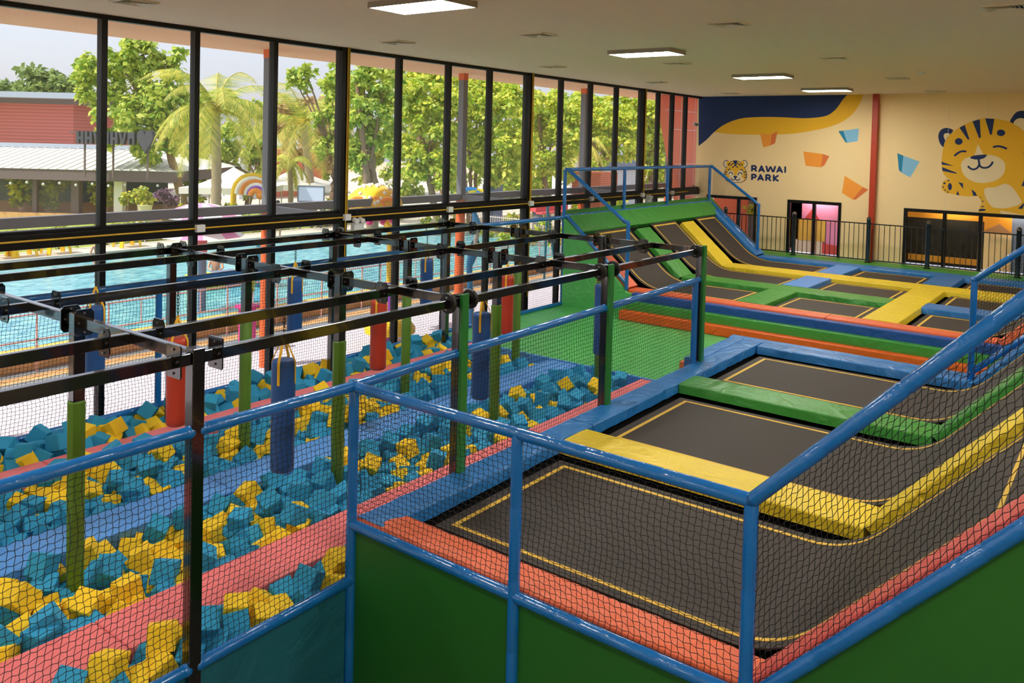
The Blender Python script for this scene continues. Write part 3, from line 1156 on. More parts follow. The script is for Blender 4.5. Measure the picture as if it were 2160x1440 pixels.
# ---- far court
fb = lambda a, b_, z: bend(a, YFF, b_, SLF, z, 0.5)
fr = lambda a, b_, z: bend(a, 1.95, b_, 1.0, z, 0.4)
lanes = [(18.12, 19.56, 'front'), (21.05, 22.42, 'middle'), (23.95, 25.22, 'back')]
for (a, b_, nm) in lanes:
    g = 'trampolines of the far court'
    trampoline(a, b_, fb(7.15, 10.95, BED), fb(7.26, 10.85, BED), 'jump mat curving up the green topped ramp, %s lane' % nm, g)
    trampoline(a, b_, [(6.35, BED), (4.50, BED)], [(6.25, BED), (4.60, BED)], 'flat middle trampoline of the far court, %s lane' % nm, g)
    trampoline(a, b_, fr(3.56, 0.5, BED), fr(3.46, 0.6, BED), 'right hand trampoline of the far court, %s lane' % nm, g)


def padX(x0, x1, y0, y1, mt, lab, **k):
    """flat pad filling the rectangle, long axis chosen automatically"""
    if (x1 - x0) > (y1 - y0):
        return pad([(x0, (y0 + y1) / 2, PT + k.pop('dz', 0)), (x1, (y0 + y1) / 2, PT)], y1 - y0, mt, lab, **k)
    return pad([((x0 + x1) / 2, y1, PT + k.pop('dz', 0)), ((x0 + x1) / 2, y0, PT)], x1 - x0, mt, lab, **k)


def ramppad(x0, x1, ya, yb, mt, lab):
    return pad([((x0 + x1) / 2, ya, PT + zf(ya) + 0.005), ((x0 + x1) / 2, yb, PT + zf(yb) + 0.005)], x1 - x0, mt, lab, up=(0, -1, 1))


padX(17.27, 17.72, 5.0, 9.5, 'v_orange', 'coral pad along the front edge of the far court, left half')
padX(17.27, 17.72, 1.95, 4.98, 'v_orange', 'coral pad along the front edge of the far court, right half')
ramppad(17.27, 17.72, 9.5, 10.75, 'v_orange', 'coral pad up the near edge of the left ramp')
padX(19.90, 20.66, 4.42, 9.42, 'v_green', 'long green pad between the front and middle lanes')
ramppad(19.90, 20.66, 9.44, 10.75, 'v_green', 'green pad rising up the left ramp between the first two mats')
padX(19.90, 20.66, 1.95, 3.72, 'v_blue', 'blue pad between front and middle lanes right of the yellow cross pad')
padX(22.66, 23.50, 1.95, 9.42, 'v_yellow', 'longest yellow pad running between middle and back lanes')
ramppad(22.66, 23.45, 9.44, 10.75, 'v_yellow', 'yellow pad rising up the left ramp')
padX(25.45, 26.12, 1.95, 9.5, 'v_blue', 'long blue pad along the green walkway')
ramppad(25.45, 26.12, 9.5, 11.1, 'v_blue', 'blue pad up the far edge of the left ramp')
for a, b_, mt, lab in ((17.74, 19.88, 'v_green', 'green cross pad in the front lane at the foot of the ramp mat'),
                       (20.68, 22.64, 'v_lblue', 'light blue cross pad in the middle lane'),
                       (23.52, 25.43, 'v_lblue', 'light blue cross pad in the back lane by the walkway')):
    padX(a, b_, 6.42, 7.08, mt, lab)
padX(17.74, 22.64, 3.72, 4.42, 'v_yellow', 'wide yellow cross pad spanning the front and middle lanes')
padX(23.52, 25.43, 3.72, 4.42, 'v_blue', 'darker blue cross pad in the back lane beside the yellow one')
pad([(17.30, 11.12, PT + zf(11.12) + 0.02), (20.25, 11.12, PT + zf(11.12) + 0.02)], 0.72, 'v_green', 'green pad at the top of the left ramp, near stretch', up=(0, -1, 1))
pad([(20.27, 11.12, PT + zf(11.12) + 0.02), (26.1, 11.12, PT + zf(11.12) + 0.02)], 0.72, 'v_green', 'green pad at the top of the left ramp, far stretch', up=(0, -1, 1))
for x0, x1, mt, lab in ((17.27, 17.72, 'v_orange', 'coral pad up the right ramp of the far court'), (19.9, 20.66, 'v_blue', 'blue pad up the right ramp of the far court'),
                        (22.66, 23.5, 'v_yellow', 'yellow pad up the right ramp of the far court'), (25.45, 26.12, 'v_blue', 'rearmost blue pad up the right ramp')):
    pad([((x0 + x1) / 2, 1.94, PT), ((x0 + x1) / 2, 0.3, PT + 1.64)], x1 - x0, mt, lab, up=(0, 1, 1))
# front wall of the left ramp
m = MB()
m.prism([(17.16, 9.32, G), (17.16, 11.35, G), (17.16, 11.35, PT + zf(11.3) - 0.04), (17.16, 11.2, PT + zf(11.2) - 0.03), (17.16, 9.5, PT - 0.06), (17.16, 9.32, PT - 0.08)], (0.1, 0, 0))
m.build('side_panel', 'v_gmat', label='green vinyl side panel closing the front of the left ramp', cat='panel')
# foam steps
for i, (x, z0, z1, mt, lab) in enumerate(((17.05, -3.62, -3.43, 'v_dblue', 'blue foam step, top one below the coral pad'),
                                          (16.88, -3.81, -3.60, 'v_green', 'green foam step between the blue and the orange'),
                                          (16.68, -4.0, -3.79, 'v_deep_orange', 'orange foam step on the green landing mat'))):
    m = MB()
    m.box(x, 17.15 + 0.1 * (i == 0), 0.4, 9.30 + 0.06 * i, z0 if i == 2 else z0 - 0.1, z1)
    m.build('foam_step', mt, bevel=0.02, label=lab, cat='foam step', group='foam steps below the far court')
# landing floor
lm = thing('landing_mat', (15, 8.5, G - 0.1), 'large green vinyl landing floor between pit and far court', 'mat')
xs = [12.80, 14.8, 17.2]
ys = [0.0, 1.6, 3.2, 4.8, 6.4, 8.0, 9.6, 11.32]
for i in range(len(xs) - 1):
    for j in range(len(ys) - 1):
        if xs[i] < 14 and ys[j + 1] < 5.8:
            continue
        y0 = max(ys[j], 5.82) if xs[i] < 14 else ys[j]
        MB().box(xs[i] + 0.002, xs[i + 1] - 0.002, y0 + 0.002, ys[j + 1] - 0.002, G - 0.06, G).build('mat_section', 'v_gmat', lm, bevel=0.008)
MB().prism([(12.80, 5.82, FL), (14.6, 5.82, FL), (14.6, 0, FL), (17.2, 0, FL), (17.2, 11.32, FL), (12.80, 11.32, FL)], (0, 0, G - 0.06 - FL)).build('landing_platform', 'panel_green', label='platform box carrying the green landing floor', cat='platform')
MB().box(12.74, 12.80, 5.6, 11.32, G - 0.35, G + 0.004).build('edge_trim', 'v_lblue', label='light blue vinyl edge between the pit and the green floor', cat='edge trim')
MB().box(13.65, 14.45, 5.98, 6.45, G, G + 0.16).build('foam_block', 'v_orange', bevel=0.015, label='small coral foam block standing at the near court corner', cat='foam block')

# ================================================================== RAILS AND NETS
TR = 0.046


def bluetube(mb, a, b, r=TR):
    a = Vector(a)
    b = Vector(b)
    L = (b - a).length
    n = max(1, int(L / 0.55))
    P, sc = [], []
    for i in range(n):
        for f_, s_ in ((0.0, 0.93), (0.03, 1.02), (0.5, 1.0 + rnd.uniform(-0.02, 0.03)), (0.97, 1.02)):
            P.append(a.lerp(b, (i + f_) / n))
            sc.append(s_)
    P.append(b)
    sc.append(0.95)
    mb.tube(P, r, 14, scl=sc)


def netpanel(parent, cor, cell=0.05, r=0.0026, sag=0.012, name='safety_net', m='net'):
    """cor: 4 corners A (0,0), B (1,0), C (1,1), D (0,1) of the net; strands run both ways with knots slightly off line"""
    A, B, Cc, D = [Vector(c) for c in cor]
    nu = max(2, int(((B - A).length + (Cc - D).length) / 2 / cell))
    nv = max(2, int(((D - A).length + (Cc - B).length) / 2 / cell))
    nrm = (B - A).cross(D - A).normalized()
    u = (B - A).normalized()
    v = nrm.cross(u).normalized()
    grid = np.zeros((nu + 1, nv + 1, 3))
    ph = rnd.random() * 6
    for i in range(nu + 1):
        for j in range(nv + 1):
            s_, t_ = i / nu, j / nv
            p = (A * (1 - s_) + B * s_) * (1 - t_) + (D * (1 - s_) + Cc * s_) * t_
            k = 0.0
            inner = 1.0 if 0 < i < nu and 0 < j < nv else 0.0
            k = cell * 0.13 * (1 if (i + j) % 2 else -1) * inner
            sg = sag * math.sin(i * 0.35 + ph) * math.sin(math.pi * t_) * inner
            p = p + v * k + u * (k * 0.6 + 0.25 * cell * math.sin(j * 0.5 + i * 0.05 + ph) * inner) + nrm * sg + v * sg
            grid[i, j] = p
    n3 = np.array(nrm)
    vs, fs = [], []

    def seg(p, q):
        d = q - p
        L = np.linalg.norm(d)
        if L < 1e-6:
            return
        s_ = np.cross(d / L, n3) * r
        k = len(vs)
        for w in (p, q):
            vs.extend([w + s_, w - 0.5 * s_ + n3 * r * 0.87, w - 0.5 * s_ - n3 * r * 0.87])
        fs.extend([(k, k + 1, k + 4, k + 3), (k + 1, k + 2, k + 5, k + 4), (k + 2, k, k + 3, k + 5)])
    for i in range(nu + 1):
        for j in range(nv + 1):
            if i < nu:
                seg(grid[i, j], grid[i + 1, j])
            if j < nv:
                seg(grid[i, j], grid[i, j + 1])
    mb = MB()
    mb.v = [tuple(p) for p in vs]
    mb.f = fs
    mb.m = [0] * len(fs)
    me = bpy.data.meshes.new(name)
    arr = np.array(vs)
    arr[:, 2] += H
    base = np.array(wl(parent))
    me.from_pydata([tuple(p) for p in (arr - base)], [], fs)
    me.materials.append(MATS[m])
    o = bpy.data.objects.new(name, me)
    C.objects.link(o)
    o.parent = parent
    return o


def rail(label, posts, rails, nets, group=None, cell=0.05, nr=0.0026):
    t = thing('safety_railing', posts[0][0], label, 'railing', group)
    for p in posts:
        m = MB()
        bluetube(m, p[0], p[1])
        m.build('post', 'tube_blue', t, smooth=True, angle=60)
    for i, p in enumerate(rails):
        m = MB()
        bluetube(m, p[0], p[1])
        for e in (p[0], p[1]):
            m.ball(e, TR * 1.12, 12, 8)
        m.build('rail', 'tube_blue', t, smooth=True, angle=60)
    for c_ in nets:
        netpanel(t, c_, cell, nr)
    return t


XK = 5.05
ZT, ZBt = -2.205, -3.44
sl = 1.066
rail('blue padded railing with black net in front of the nearest trampoline',
     [((XK, 5.5, FL), (XK, 5.5, ZT)), ((XK, 3.69, FL), (XK, 3.69, ZT)), ((XK, 1.865, FL), (XK, 1.865, ZT))],
     [((XK, 5.5, ZT), (XK, 1.865, ZT)), ((XK, 5.5, ZBt), (XK, 1.865, ZBt - 0.03))],
     [[(XK, 5.46, ZBt + 0.03), (XK, 3.73, ZBt + 0.03), (XK, 3.73, ZT - 0.03), (XK, 5.46, ZT - 0.03)],
      [(XK, 3.65, ZBt + 0.03), (XK, 1.91, ZBt + 0.03), (XK, 1.91, ZT - 0.03), (XK, 3.65, ZT - 0.03)]], cell=0.047, nr=0.0024)
yt = 0.15
rail('blue padded railing climbing the ramp at the lower right with its net',
     [((XK, yt, FL), (XK, yt, ZT + (1.865 - yt) * 1.03))],
     [((XK, 1.865, ZT), (XK, yt, ZT + (1.865 - yt) * 1.03)), ((XK, 1.865, ZBt - 0.05), (XK, yt, ZBt - 0.05 + (1.865 - yt) * 1.07))],
     [[(XK, 1.84, ZBt), (XK, yt, ZBt + (1.865 - yt) * 1.07), (XK, yt, ZT + (1.865 - yt) * 1.03 - 0.03), (XK, 1.84, ZT - 0.03)]], cell=0.047, nr=0.0024)
# blue railing between the black posts
YR = 5.5
rail('blue railing with net along the near edge of the foam pit',
     [((XK + 0.001, YR + 0.01, -4.1), (XK + 0.001, YR + 0.01, -3.46))],
     [((0.55, YR, -2.19), (3.44, YR, -2.19)), ((3.54, YR, -2.19), (XK, YR, -2.2)), ((0.55, YR, -3.97), (3.44, YR, -3.97)), ((3.54, YR, -3.97), (XK, YR, -3.95))],
     [[(0.55, YR, -3.93), (3.43, YR, -3.93), (3.43, YR, -2.23), (0.55, YR, -2.23)], [(3.55, YR, -3.93), (XK, YR, -3.9), (XK, YR, -2.23), (3.55, YR, -2.23)]], cell=0.047, nr=0.0024)
rail('blue railing with net between near court and pit, beyond the corner post',
     [((12.14, YR, PT), (12.14, YR, -2.12))],
     [((XK, YR, -2.2), (6.42, YR, -2.17)), ((6.53, YR, -2.17), (9.36, YR, -2.13)), ((9.47, YR, -2.13), (12.25, YR, -2.10))],
     [[(XK + 0.04, YR, -3.38), (6.42, YR, -3.38), (6.42, YR, -2.2), (XK + 0.04, YR, -2.23)], [(6.53, YR, -3.38), (9.36, YR, -3.38), (9.36, YR, -2.16), (6.53, YR, -2.2)],
      [(9.47, YR, -3.38), (12.26, YR, -3.38), (12.26, YR, -2.13), (9.47, YR, -2.16)]])
YWR = 11.37
rail('blue railing with net along the window side of the foam pit',
     [((12.87, YWR, FL), (12.87, YWR, -1.83)), ((6.6, YWR, FL), (6.6, YWR, -2.17)), ((0.6, YWR, FL), (0.6, YWR, -2.17))],
     [((0.6, YWR, -2.17), (12.87, YWR, -2.19)), ((0.6, YWR, -3.98), (12.87, YWR, -3.98))],
     [[(0.6, YWR, -3.95), (6.55, YWR, -3.95), (6.55, YWR, -2.2), (0.6, YWR, -2.2)], [(6.65, YWR, -3.95), (12.83, YWR, -3.95), (12.83, YWR, -2.2), (6.65, YWR, -2.2)]])
rail('blue railing with net on the window side of the green landing floor',
     [((17.2, YWR - 0.05, FL), (17.2, YWR - 0.05, -0.66))],
     [((12.87, YWR, -1.83), (17.2, YWR - 0.05, -1.83)), ((12.87, YWR, -3.96), (17.2, YWR - 0.05, -3.96))],
     [[(12.91, YWR, -3.93), (17.15, YWR - 0.05, -3.93), (17.15, YWR - 0.05, -1.86), (12.91, YWR, -1.86)]])
# ramp top rails
YA = 11.28
rail('raised blue railing with net along the top of the green ramp',
     [((20.1, YA, -1.85), (20.1, YA, -0.64)), ((22.7, YA, -1.85), (22.7, YA, -0.64)), ((25.75, YA, -1.85), (25.75, YA, -0.64))],
     [((17.2, YA, -0.65), (25.75, YA, -0.64)), ((17.2, YA, -1.80), (25.75, YA, -1.80))],
     [[(17.25, YA, -1.77), (20.06, YA, -1.77), (20.06, YA, -0.68), (17.25, YA, -0.68)], [(20.14, YA, -1.77), (22.66, YA, -1.77), (22.66, YA, -0.68), (20.14, YA, -0.68)],
      [(22.74, YA, -1.77), (25.7, YA, -1.77), (25.7, YA, -0.68), (22.74, YA, -0.68)]])
rail('slanting blue railing down the near side of the green ramp',
     [((17.2, 9.52, PT + 0.01), (17.2, 9.52, -1.82))],
     [((17.2, 11.2, -0.67), (17.2, 9.62, -1.80)), ((17.2, 9.62, -1.80), (17.2, 9.52, -1.83)), ((17.2, 11.2, -1.82), (17.2, 9.52, -3.26))],
     [[(17.2, 11.15, -1.80), (17.2, 9.56, -3.2), (17.2, 9.56, -1.85), (17.2, 11.15, -0.72)]])
rail('slanting blue railing with net down the far side of the green ramp',
     [((25.8, 9.62, PT + 0.02), (25.8, 9.62, -1.80))],
     [((25.78, 11.22, -0.65), (25.8, 9.62, -1.80)), ((25.78, 11.22, -1.82), (25.8, 9.62, -3.25))],
     [[(25.8, 11.18, -1.80), (25.8, 9.66, -3.2), (25.8, 9.66, -1.84), (25.8, 11.18, -0.70)]])
# right corner rail of the near court
rail('blue corner post and rail climbing beside the right ramp with net',
     [((14.15, 1.93, PT), (14.15, 1.93, -1.90))],
     [((14.15, 1.93, -1.90), (14.15, 0.2, -0.42)), ((14.15, 1.93, -3.30), (14.15, 0.2, -1.66))],
     [[(14.15, 1.90, -3.27), (14.15, 0.2, -1.62), (14.15, 0.2, -0.46), (14.15, 1.90, -1.94)]])

# side panels under the rails
MB().box(5.06, 5.11, 3.72, 5.46, FL, ZBt - 0.03).build('side_panel', 'panel_green', label='dark green panel below the front net, left of the middle post', cat='panel')
MB().box(5.06, 5.11, 1.88, 3.66, FL, ZBt - 0.03).build('side_panel', 'panel_green', label='dark green panel below the front net, right of the middle post', cat='panel')
m = MB()
m.prism([(5.06, 1.85, FL), (5.06, 1.85, ZBt - 0.06), (5.06, 0.18, ZBt - 0.06 + 1.67 * 1.066), (5.06, 0.18, FL)], (0.05, 0, 0))
m.build('side_panel', 'panel_green', label='dark green panel under the ramp at the lower right corner', cat='panel')
MB().box(0.6, 5.0, 5.51, 5.56, FL, -4.02).build('side_panel', 'v_turq', label='dark turquoise panel below the pit railing, bottom of the picture', cat='panel')
MB().box(0.6, 12.8, 11.30, 11.34, FL, -4.0).build('side_panel', 'v_turq', label='turquoise panel closing the pit on the window side', cat='panel')

# ================================================================== BLACK CLIMBING FRAME
FX = [0.55, 3.49, 6.47, 9.41, 12.31]
FY = [5.51, 7.31, 9.09, 10.83]
ZF = -1.57
cf = thing('climbing_frame', (6.5, 8, FL), 'black steel overhead climbing frame standing in the foam pit', 'climbing frame')
for i, x in enumerate(FX):
    for j, y in enumerate(FY):
        m = MB()
        w = 0.05
        m.box(x - w, x + w, y - w, y + w, FL, ZF)
        p = m.build('post', 'black_steel', cf, bevel=0.006)
        if j in (1, 2):
            m = MB()
            top = [-2.34, -2.27][j - 1]
            m.lathe(x, y, [(0.074, FL + 0.1), (0.076, top - 0.01), (0.07, top)], 8 if j == 1 else 12)
            m.build('foam_sleeve', 'tube_green', p, smooth=(j == 2), angle=50)
        if j == 0 and i >= 2:
            m = MB()
            m.box(x - 0.05, x + 0.05, y - 0.09, y - 0.052, PT, ZF + 0.01)
            m.build('foam_board', 'board_green', p, label='green padded board')


def plate(c, ax, w=0.085, h=0.115, name='bracket_plate', mt='black_steel', rounded=0.3):
    """bolted hexagon plate, ax: axis along which the beam runs"""
    m = MB()
    k = rounded
    pts = [(-w, -h * (1 - k)), (-w * (1 - k), -h), (w * (1 - k), -h), (w, -h * (1 - k)), (w, h * (1 - k)), (w * (1 - k), h), (-w * (1 - k), h), (-w, h * (1 - k))]
    if ax == 'x':
        m.prism([(c[0] - 0.006, c[1] + a, c[2] + b) for a, b in pts], (0.012, 0, 0))
    else:
        m.prism([(c[0] + a, c[1] - 0.006, c[2] + b) for a, b in pts], (0, 0.012, 0))
    p = m.build(name, mt, cf)
    m = MB()
    for a, b in ((-w * 0.0, h * 0.72), (0, -h * 0.72), (w * 0.55, 0.0), (-w * 0.55, 0)):
        for s in (-1, 1):
            if ax == 'x':
                m.tube([(c[0], c[1] + a, c[2] + b), (c[0] + s * 0.016, c[1] + a, c[2] + b)], 0.010, 6)
            else:
                m.tube([(c[0] + a, c[1], c[2] + b), (c[0] + a, c[1] + s * 0.016, c[2] + b)], 0.010, 6)
    m.build('bolts', 'bolt', p)


BH, BW = 0.09, 0.06
zb = ZF - 0.025 - BH / 2
for i, x in enumerate(FX):                       # cross beams, running towards the window
    for j in range(3):
        y0, y1 = FY[j] + 0.05, FY[j + 1] - 0.05
        m = MB()
        m.bar((x, y0, zb), (x, y1, zb), BW, BH)
        m.build('cross_beam', 'black_steel', cf, bevel=0.006)
        if i > 0:
            for yy in (y0 + 0.07, y1 - 0.07):
                if j == 0 and yy == y0 + 0.07:
                    continue
                plate((x, yy, zb), 'y')
YM = [6.40, 8.20, 10.0]
for k, y in enumerate([FY[0]] + YM + [FY[3]]):
    for i in range(len(FX) - 1):
        e = 0.05 if k in (0, 4) else 0.025
        x0, x1 = FX[i] + e, FX[i + 1] - e
        m = MB()
        m.bar((x0, y, zb - 0.004), (x1, y, zb - 0.004), BW, BH)
        m.build('long_beam', 'black_steel', cf, bevel=0.006)
        off = 0.12 if k in (0, 4) else 0.20
        if k == 0:
            # padded round clamps on the near row
            for q, xx in enumerate((x0 + off, x1 - off)):
                if (i == 1 and q == 0) or (i == 0):
                    plate((xx, y, zb), 'x', 0.09, 0.12, rounded=0.12)
                elif i == 0:
                    continue
                else:
                    m = MB()
                    m.tube([(xx - 0.02, y, zb), (xx + 0.02, y, zb)], 0.105, 18)
                    pp = m.build('clamp_pad', 'black_rubber', cf, bevel=0.012)
                    m = MB()
                    for a in (0.06, -0.06):
                        m.tube([(xx - 0.03, y, zb + a), (xx + 0.03, y, zb + a)], 0.011, 6)
                    m.build('bolts', 'bolt', pp)
        else:
            plate((x0 + off, y, zb), 'x')
            plate((x1 - off, y, zb), 'x')

# ---------------------------------------------------------------- hanging bags


def bag(x, y, ztop, zbot, colname, label, group):
    t = thing('punching_bag', (x, y, zbot), label, 'punching bag', group)
    r = 0.112
    m = MB()
    m.lathe(x, y, [(r * 0.8, zbot), (r * 0.97, zbot + 0.015), (r, zbot + 0.05), (r * 1.0, (ztop + zbot) / 2), (r, ztop - 0.04), (r * 0.96, ztop - 0.012), (r * 0.85, ztop)], 20)
    m.build('bag_body', colname, t, smooth=True, angle=50)
    ap = ztop + 0.24
    for k in range(4):
        a = k * math.pi / 2 + 0.5
        ca, sa = math.cos(a), math.sin(a)
        m = MB()
        m.sweep([(x, y, ap), (x + ca * r * 0.98, y + sa * r * 0.98, ztop - 0.0), (x + ca * (r + 0.004), y + sa * (r + 0.004), ztop - 0.03), (x + ca * (r + 0.004), y + sa * (r + 0.004), ztop - 0.22)],
                [(-0.013, -0.0015), (0.013, -0.0015), (0.013, 0.0015), (-0.013, 0.0015)], up=(ca, sa, 0.01))
        m.build('strap', 'strap', t)
    m = MB()
    z = ap
    k = 0
    ztp = zb - BH / 2 + 0.005
    while z < ztp - 0.005:
        pts = []
        for q in range(10):
            a = 2 * math.pi * q / 10
            u, w = 0.012 * math.cos(a), 0.024 * math.sin(a)
            pts.append((x + (u if k % 2 else 0), y + (0 if k % 2 else u), z + 0.02 + w))
        m.tube(pts, 0.0035, 6, closed=True, up=(0.3, 0.5, 0.1))
        z += 0.036
        k += 1
    m.build('chain', 'chain', t)
    return t


BX = [4.98, 7.95, 10.82]
n1 = ['nearest, hanging before the light blue balance beam', 'middle one of the near row, left of the green sleeved post', 'far one of the near row, half hidden behind a black post']
n2 = ['left red bag hanging just right of the first black post', 'middle red bag hanging over the far pink beam', 'farthest red bag hanging before the green landing floor']
n3 = ['blue bag behind the leftmost black post', 'slim blue bag in front of the pool, middle of the window row', 'farthest blue bag of the window row']
for i, x in enumerate(BX):
    bag(x, YM[0], -2.11, -3.17, 'bag_blue', 'blue punching bag, ' + n1[i], 'blue punching bags')
    bag(x, YM[1], -2.20, -3.14, 'bag_red', n2[i] + ', on a chain', 'red punching bags')
    bag(x, YM[2] - 0.02, -2.10, -2.98, 'bag_blue', n3[i] + ' on a chain', 'blue punching bags')

# ================================================================== FOAM PIT


def beam(y0, y1, x0, x1, mt, lab, cuts, nm='balance_beam', z=G, dark=None):
    t = thing(nm, ((x0 + x1) / 2, (y0 + y1) / 2, G - 0.4), lab, 'balance beam', 'padded balance beams across the pit')
    e = [x0] + cuts + [x1]
    for a, b in zip(e[:-1], e[1:]):
        MB().box(a + 0.003, b - 0.003, y0, y1, G - 0.42, z).build('beam_section', mt, t, bevel=0.018)
    return t


beam(6.10, 6.70, 0.6, 12.72, 'v_pink', 'pink red padded beam along the near side of the pit', [3.35, 6.2, 9.4])
beam(8.02, 8.60, 2.9, 12.72, 'v_lblue', 'wide light blue padded beam in the middle of the pit', [5.6, 9.0])
beam(10.12, 10.50, 0.6, 12.72, 'v_pink', 'narrow red padded beam on the window side of the pit', [4.6, 9.0])
beam(7.9, 8.62, 0.6, 2.86, 'v_pink', 'pink red padded end piece left of the light blue beam', [], nm='padded_platform')
MB().box(0.6, 12.74, 5.56, 11.30, FL, G - 0.42).build('pit_floor', 'foam_blue', kind='structure')

# cubes
cubes_mesh = {}
for cn, mt in (('b', 'foam_blue'), ('y', 'foam_yellow')):
    for v_ in range(4):
        s = 0.1
        vs = []
        for z in (-s, s):
            for y in (-s, s):
                for x in (-s, s):
                    vs.append((x + rnd.uniform(-0.008, 0.008), y + rnd.uniform(-0.008, 0.008), z + rnd.uniform(-0.008, 0.008)))
        me = bpy.data.meshes.new('foam_cube')
        fcs = [(0, 2, 3, 1), (4, 5, 7, 6), (0, 1, 5, 4), (2, 6, 7, 3), (0, 4, 6, 2), (1, 3, 7, 5)]
        me.from_pydata(vs, [], fcs)
        me.materials.append(MATS[mt])
        bm = bmesh.new()
        bm.from_mesh(me)
        bmesh.ops.bevel(bm, geom=list(bm.edges), offset=0.006, segments=1, affect='EDGES')
        bm.to_mesh(me)
        bm.free()
        cubes_mesh[(cn, v_)] = me
laneY = [(5.62, 6.08, 'nearest lane'), (6.72, 8.00, 'second lane'),
         (8.62, 10.10, 'third lane'), (10.52, 11.28, 'window lane')]
spots = [(3.1, 'left of the first sleeved post'), (3.9, 'around the first sleeved post'), (4.6, 'before the first hanging bag'), (5.4, 'under the first hanging bag'),
         (6.1, 'before the second sleeved post'), (7.0, 'around the second sleeved post'), (8.6, 'under the middle hanging bag'), (99, 'beyond the middle bag')]
cub = []


def nz(x, y):
    return math.sin(x * 1.7 + 0.6) * math.cos(y * 2.3 + x * 0.4) + 0.6 * math.sin(x * 3.1 + y * 1.3 + 1.0)


def yprob(x, y, L):
    if L == 0:
        return 0.55
    if L == 1:
        b = 0.42 if x < 7.2 else 0.2
    elif L == 2:
        b = 0.3
    else:
        b = 0.33
    return b + 0.30 * nz(x, y)


for L, (ya, yb, lab) in enumerate(laneY):
    for lay in range(3):
        step = [0.20, 0.215, 0.36][lay]
        zc = [G - 0.27, G - 0.13, G + 0.01][lay]
        nx = int((12.7 - 0.7) / step)
        ny = max(1, int((yb - ya) / step))
        for i in range(nx):
            for j in range(ny):
                x = 0.72 + (i + 0.5) * step + rnd.uniform(-0.05, 0.05)
                y = ya + (j + 0.5) * (yb - ya) / ny + rnd.uniform(-0.04, 0.04)
                y = min(max(y, ya + 0.10), yb - 0.10)
                if lay == 2 and rnd.random() < 0.30:
                    continue
                if lay == 1 and rnd.random() < 0.10:
                    continue
                z = zc + rnd.uniform(-0.035, 0.045) + 0.03 * math.sin(x * 2.2 + L)
                if L == 3:
                    z += 0.05
                if L == 0:
                    z += 0.06
                cn = 'y' if rnd.random() < yprob(x, y, L) else 'b'
                cub.append((x, y, z, cn, L, lay))
vis = []
for k, (x, y, z, cn, L, lay) in enumerate(cub):
    q = np.array([x, y, z])
    d = q @ F_
    px = PX + FPX * (q @ R_) / d
    py = PY - FPX * (q @ U_) / d
    hidden = (x > 5.2 and y < 6.45)     # tucked below the near court pads
    if -30 < px < 2190 and py < 1470 and lay > 0 and not hidden:
        # the 300 that show largest: nearness, with top layer preferred
        vis.append((d * (1.0 if lay == 2 else 1.1), k))
vis.sort()
single = set(k for _, k in vis[:299])
rest = MB()
from mathutils import Euler
first = {}
cn_name = {'b': 'blue', 'y': 'yellow'}
for k, (x, y, z, cn, L, lay) in enumerate(cub):
    eu = Euler((rnd.uniform(-0.6, 0.6), rnd.uniform(-0.6, 0.6), rnd.uniform(0, 6.28)))
    v_ = rnd.randrange(4)
    if k in single:
        o = bpy.data.objects.new('foam_cube', cubes_mesh[(cn, v_)])
        C.objects.link(o)
        o.location = (x, y, z + H)
        o.rotation_euler = eu
        part_ = [q[1] for q in spots if x < q[0]][0]
        hi_ = ', on top' if lay == 2 else ''
        tagit(o, '%s foam cube in the %s %s%s' % (cn_name[cn], laneY[L][2], part_, hi_), 'foam cube', '%s foam cubes in the %s %s%s' % (cn_name[cn], laneY[L][2], part_, hi_))
    else:
        mtx = eu.to_matrix()
        vs = [mtx @ v.co + Vector((x, y, z)) for v in cubes_mesh[(cn, v_)].vertices]
        rest.cm = 0 if cn == 'b' else 1
        rest.add(vs, [tuple(p.vertices) for p in cubes_mesh[(cn, v_)].polygons])
rest.build('foam_cubes', ['foam_blue', 'foam_yellow'], label='remaining blue and yellow foam cubes filling the pit lanes', cat='foam cubes', kind='stuff')

# ================================================================== OUTSIDE
GO = -5.04
MB().box(-40, 140, YW + 0.2, 130, GO - 0.3, GO).build('ground', 'ground', kind='structure')
# overhanging roof, its columns and the grey beam
MB().box(-10, 32, YW + 0.15, 16.0, 1.84, 2.15).build('roof_overhang', 'soffit', label='peach coloured roof overhang seen through the top of the windows', cat='roof')
yc = 15.0
cx = [-1.7, 4.75, 11.18, 17.58, 23.85, 30.2]
for i, x in enumerate(cx):
    if i == 0 or i == 1:
        lab = 'outdoor roof column left of the picture'
    else:
        lab = ['outdoor grey and orange column beside the coconut palm window', 'outdoor grey and orange column in front of the trees, middle of the windows',
               'outdoor grey and orange column behind the raised blue rail', 'outdoor grey and orange column near the orange wall'][i - 2]
    t = thing('roof_column', (x, yc, GO), lab, 'column', 'outdoor roof columns' if i > 1 else 'outdoor roof columns out of view')
    MB().box(x - 0.09, x + 0.09, yc - 0.09, yc + 0.09, -1.5, 1.66).build('upper_post', 'grey_metal', t)
    MB().box(x - 0.095, x + 0.095, yc - 0.095, yc + 0.095, 1.66, 1.84).build('post_head', 'orange_steel', t)
    MB().lathe(x, yc, [(0.13, -4.999), (0.13, -1.62)], 16).build('lower_post', 'orange_steel', t, smooth=True, angle=50)
    m = MB()
    m.prism([(x - 0.06, YW + 0.14, -1.53), (x - 0.06, yc - 0.1, -1.50), (x - 0.06, yc - 0.1, -1.64), (x - 0.06, YW + 0.14, -1.64)], (0.12, 0, 0))
    m.build('side_arm', 'grey_metal', t)
m = MB()
m.box(-6, 32, yc - 0.08, yc + 0.10, -1.655, -1.475)
m.build('grey_beam', 'grey_metal', label='long grey steel beam running outside along the lower window edge', cat='beam')
